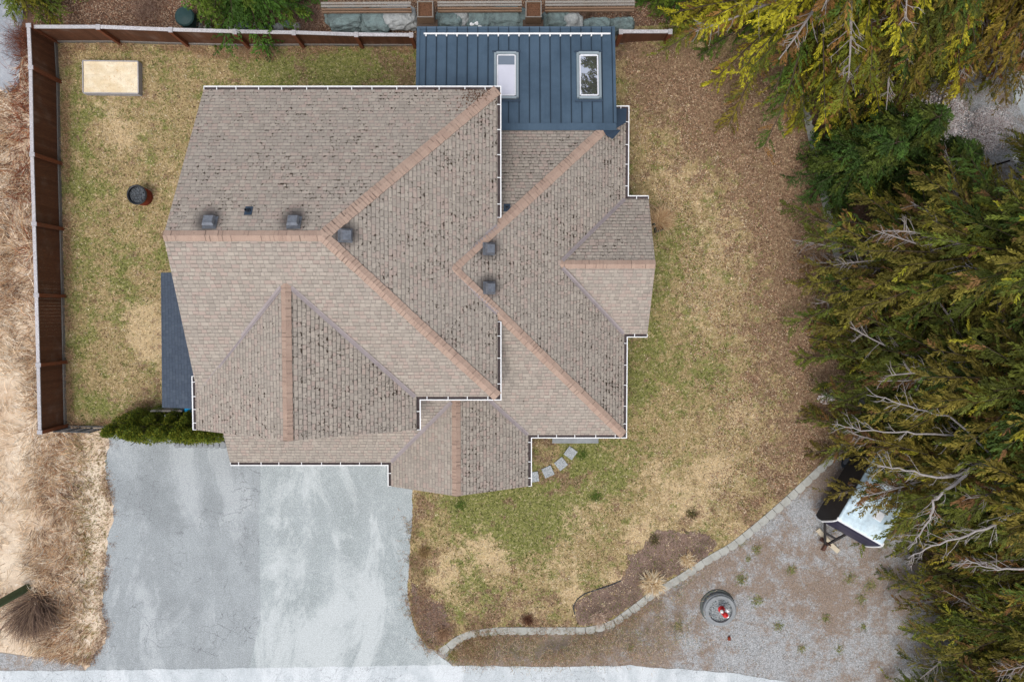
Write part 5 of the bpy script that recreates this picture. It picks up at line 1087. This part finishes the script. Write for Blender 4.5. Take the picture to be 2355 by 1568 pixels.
B(cp(tC), 14.6, 10.9, 1.1, 'low brownish green cedar above the upper end of the eastern retaining wall', .72, (.9, .85, .8), GP)
B(cp(tC), 18.2, 12.6, 4.1, 'brown tinged cedar above the white flowering shrubs', .95, (.95, .8, .7), GP)
B(cp(tA), 21.6, 14.3, .9, 'dark cedar in the top right corner of the view', .98, (.9, .78, .7), GP)
B(cp(tB), 17.5, 16.6, 1.9, 'cedar behind the top edge, right of the olive yellow cedar', .9, (.9, .8, .7), GP)
B(tA, 16.2, 1.9, .2, 'dark green cedar right of the upper retaining wall, nearest the bay roof', .92, (.85, .88, .85), GP)
B(tB, 16.8, -2.2, 0, 'cedar level with the front corner of the house, with grey branches', .98, (.85, .82, .8), GP)
B(cp(tC), 17.2, -5.6, 2.6, 'cedar with bare grey limbs just above the camper trailer', .98, (.85, .8, .75), GP)
B(cp(tA), 20.9, -8.9, 1.9, 'rusty tipped cedar hanging over the camper trailer roof', .90, (.92, .8, .7), GP)
B(cp(tB), 20.3, -12.3, 2.0, 'cedar right of the gravel yard below the camper trailer', .80, (.85, .88, .8), GP)
B(tC, 20.9, -16.0, 4.0, 'cedar in the bottom right corner beside the gravel yard', .85, (.8, .84, .8), GP)
B(cp(tB), 20.8, 2.4, 3.0, 'cedar on the right edge behind the one nearest the bay roof', 1.0, (.85, .82, .75), GP)
B(cp(tC), 21.4, -3.9, 5.0, 'cedar on the right edge behind the camper trailer', 1.05, (.9, .82, .7), GP)
B(cp(tA), 23.8, -10.5, 3.3, 'cedar on the right edge behind the lower cedars', .95, (.85, .82, .75), GP)
B(cp(tD), 15.2, 6.9, 1.2, 'dark conifer between the eastern retaining wall and the white flowering shrubs', 1.0, (.7, .75, .75), None, 0, 'tree', 'small_conifer')
B(tD, 13.7, 6.0, 0, 'small deep green conifer right of the upper retaining wall', 1.0, (.7, .8, .8), None, 0, 'tree', 'small_conifer')
B(cp(tD), 16.6, 5.7, 2.5, 'dark conifer just below the white flowering shrubs', .95, (.65, .7, .7), None, 0, 'tree', 'small_conifer')
B(cp(tD), -11.0, 13.6, 1, 'bright green conifer leaning over the north fence', 1.45, (.85, 1.1, .75), None, 0, 'tree', 'small_conifer')
B(cp(tD), -20.1, 14.0, 2, 'yellow green bushy conifer at the top left outside the fence', 1.0, (1.6, 1.25, .8), None, 0, 'tree', 'small_conifer')
tN = conifer(9, 17, 2.7, 120, [(cDG, .7), (cGR, .3)], 0, 5, slen=.8, nsp=26, dens=16); B(tN, 5.0, 16.6, 0, 'tall narrow conifer just beyond the top edge, mirrored in the right skylight', 1, (.8, .9, .8), None, 0, 'tree', 'tall_conifer')
B(cp(tD), 6.4, 13.6, 3, 'low green conifer beside the short fence at the top', .6, (1.0, 1.2, .8), None, 0, 'tree', 'small_conifer')
# long bare grey limbs reaching out over the camper and the gravel yard
def limb(root, pts, z0, z1, r0=.05):
    M0 = Matrix.LocRotScale(root.location, root.rotation_euler, root.scale).inverted(); m = MB(); tr0 = Vector((root.location.x, root.location.y, z0 + .4))
    P = [tr0] + [V3(u / 1.6306, v / 1.6306, z0 + (z1 - z0) * i / (len(pts) - 1)) for i, (u, v) in enumerate(pts)]; n = len(P)
    Q = []
    for i in range(n - 1):
        for q in range(4): Q.append(P[i].lerp(P[i + 1], q / 4) + Vector((random.uniform(-.05, .05), random.uniform(-.05, .05), random.uniform(-.03, .03))))
    Q.append(P[-1]); k = len(Q); m.tube(Q, [r0 * (1.15 - .95 * i / k) for i in range(k)], 7)
    for i in range(5, k - 1):
        for _ in range(random.choice((0, 1, 1, 2, 3))):
            d = (Q[i + 1] - Q[i]).normalized(); s_ = Vector((-d.y, d.x, 0)) * random.choice((-1, 1)); sd = (d * random.uniform(.4, 1) + s_ * random.uniform(.3, .9) + Vector((0, 0, random.uniform(-.3, .3)))).normalized(); l_ = random.uniform(.15, .95) * random.uniform(.5, 1)
            a_ = Q[i]; b_ = a_ + sd * l_ * .5 + s_ * random.uniform(-.05, .08); c_ = a_ + sd * l_ + s_ * random.uniform(-.1, .15); m.tube([a_, b_, c_], [.012, .008, .004], 4, caps=False)
            for w_ in range(3): tt = b_.lerp(c_, random.random()); m.tube([tt, tt + (sd + s_ * random.uniform(-1, 1)).normalized() * random.uniform(.08, .28)], [.007, .003], 3, caps=False)
    o = m.build('dead_branch', M_GREYLIMB, root); o.matrix_parent_inverse = M0
M_GREYLIMB = worn('pale grey dead limb', C(170, 164, 162), C(122, 114, 110), 6, .9, 0, .8, .2)
TR = {(round(o.location.x, 1), round(o.location.y, 1)): o for o in bpy.data.objects if o.get('category') == 'tree'}
t1 = TR[(21.4, -3.9)]; t2 = TR[(20.9, -8.9)]; t3 = TR[(23.8, -10.5)]; t4 = TR[(17.2, -5.6)]; t5 = TR[(20.8, 2.4)]
limb(t1, [(3840, 1665), (3720, 1722), (3600, 1775), (3510, 1792), (3400, 1762), (3290, 1748)], 7.2, 6.2, .075)
limb(t1, [(3640, 1760), (3560, 1830), (3500, 1880), (3490, 1950), (3440, 2020), (3405, 2060)], 7.0, 5.8, .06)
limb(t2, [(3840, 1895), (3730, 1965), (3600, 2012), (3500, 2045), (3405, 2092)], 7.4, 6.2, .06)
limb(t4, [(3700, 1640), (3540, 1630), (3400, 1622), (3230, 1612), (3120, 1590)], 6.2, 5.2, .045)
limb(t1, [(3840, 1415), (3720, 1392), (3630, 1360), (3540, 1350)], 7.2, 6.6, .055)
limb(t5, [(3840, 1110), (3760, 1060), (3660, 1010), (3620, 985)], 7.2, 6.8, .045)
limb(t3, [(3840, 2130), (3760, 2135), (3680, 2120), (3620, 2095)], 7.0, 6.5, .045)
limb(t4, [(3560, 1560), (3440, 1540), (3320, 1490), (3250, 1480)], 6.4, 5.6, .035)
# blossom shrub
def shrub(seed, r, h, nleaf, cols, ls=.05, lw=.03, lobes=26, shape='round'):
    random.seed(seed); root = empty('shrub'); tb = MB()
    for k in range(7):
        a = random.uniform(0, 6.3); tb.tube([(0, 0, 0), (r * .3 * math.cos(a), r * .3 * math.sin(a), h * .5), (r * .6 * math.cos(a), r * .6 * math.sin(a), h * .85)], [.03, .02, .006], 5, caps=False)
    tb.build('stem', M_BARK, root); out = []; L_ = []
    for k in range(lobes):
        t = random.random(); a = random.uniform(0, 6.3)
        if shape == 'round': rr = r * math.sqrt(random.random()) * .8; L_.append((Vector((rr * math.cos(a), rr * math.sin(a), h * (.45 + .5 * random.random() * (1 - (rr / r) ** 2)))), r * random.uniform(.18, .36)))
        else: rr = r * .55 * (1 - t ** 1.7); L_.append((Vector((rr * math.cos(a), rr * math.sin(a), .15 + h * .86 * t)), r * random.uniform(.3, .52) * (1 - .45 * t)))
    for k in range(nleaf):
        c, q = random.choice(L_); n_ = Vector((random.gauss(0, 1), random.gauss(0, 1), random.gauss(0, 1))).normalized(); p = c + n_ * q * random.uniform(.7, 1.05); d = (n_ + Vector((random.gauss(0, .5), random.gauss(0, .5), .3))).normalized()
        out.append((p, d, ls * random.uniform(.7, 1.3), lw, np.array(random.choice(cols)) * random.uniform(.65, 1.25)))
    leaves_mesh('foliage', out, root); return root
hc = [C(112, 122, 38)[:3], C(86, 104, 34)[:3], C(136, 136, 44)[:3], C(70, 88, 30)[:3]]
h1 = shrub(11, .62, 2.15, 9000, hc, .06, .028, 46, 'cone'); h2 = shrub(12, .6, 1.95, 9000, hc, .06, .028, 46, 'cone')
HL = ['leftmost cedar of the clipped hedge, beside the chain link fence', 'second hedge cedar from the chain link fence', 'third hedge cedar, left of the white gate', 'hedge cedar in front of the white gate', 'hedge cedar below the lean-to roof corner', 'hedge cedar just left of the gable gutter', 'hedge cedar at the gable corner', 'last hedge cedar, half under the garage roof edge']
for i in range(8):
    q = G(312 + 29 * i, 975 + 1.0 * i); o = (h1 if i == 0 else h2) if i < 2 else copy_tree((h1, h2)[i % 2]); place(o, q[0], q[1], i * 1.7, HL[i], 1.12 + .14 * ((i * 7) % 3) / 2, (1.15, 1.15, 1.0), 'hedge cedars between the back yard and the driveway', 0, 'hedge', 'hedge_cedar')
for i in range(4):
    q = G(345 + 40 * i, 946); place(copy_tree((h2, h1)[i % 2]), q[0], q[1] - .1, i * 2.2 + 1, ['small cedar behind the left end of the hedge', 'small cedar behind the hedge, second from the left', 'small cedar behind the hedge beside the white gate', 'small cedar behind the hedge at the blue tarp'][i], .85, (1, 1.02, 1), 'hedge cedars between the back yard and the driveway', 0, 'hedge', 'hedge_cedar')
wc = [C(246, 238, 236)[:3], C(238, 228, 230)[:3], C(190, 168, 160)[:3], C(250, 248, 246)[:3]]
w1 = shrub(21, 1.5, 1.3, 6500, wc, .07, .05, 50)
place(w1, 17.8, 8.0, 0, 'large white flowering shrub in the gap between the cedars', 1, (1, 1, 1), None, 0, 'shrub', 'flowering_shrub')
place(copy_tree(w1), 20.3, 7.6, 1.4, 'smaller white flowering shrub beside the neighbouring gravel', .75, (1, 1, 1), None, 0, 'shrub', 'flowering_shrub')
w3 = shrub(22, .35, .5, 500, wc, .05, .04, 14); q = GL(1893, 908); place(w3, q[0], q[1], 0, 'tiny white blossoming twig on the lawn at the left edge of the cedars', 1, (1, 1, 1), None, zl(*q), 'shrub', 'flowering_shrub')
q = G(2335, 366, 2.5); root = empty('lamp_post', (*q, 0)); tag(root, 'small white topped post light at the right edge', 'lamp'); m = MB(); m.tube([(0, 0, 0), (0, 0, 2.3)], [.05, .04], 10); m.build('post', M_BLACKV, root); m = MB(); m.lathe((0, 0, 2.3), [(.05, 0), (.11, .06), (.12, .22), (.03, .3), (0, .3)], 14); m.build('lamp_head', M_WPAINT, root)
# ================================================================== LIGHT
wd = bpy.data.worlds.new('World'); S.world = wd; wd.use_nodes = True; nt = wd.node_tree; bg = nt.nodes['Background']
sky = nt.nodes.new('ShaderNodeTexSky'); sky.sky_type = 'NISHITA'; sky.sun_disc = False; EL, AZ = math.radians(68), math.radians(200)
sky.sun_elevation = EL; sky.sun_rotation = AZ; sky.dust_density = 3; sky.air_density = 1.0; hs = nt.nodes.new('ShaderNodeHueSaturation'); hs.inputs['Saturation'].default_value = .42; nt.links.new(sky.outputs[0], hs.inputs['Color']); nt.links.new(hs.outputs[0], bg.inputs[0]); bg.inputs[1].default_value = .15
sl = bpy.data.lights.new('sun', 'SUN'); sl.energy = 1.0; sl.angle = math.radians(35); sl.color = (1, .95, .88)
so = bpy.data.objects.new('sun', sl); COL.objects.link(so)
dirv = Vector((math.sin(AZ) * math.cos(EL), math.cos(AZ) * math.cos(EL), math.sin(EL))); so.rotation_euler = dirv.to_track_quat('Z', 'Y').to_euler(); so.location = (0, 0, 40)
S.view_settings.view_transform = 'Standard'; S.view_settings.look = 'None'; S.view_settings.exposure = 0.6; S.view_settings.gamma = 1
S.render.engine = 'CYCLES'
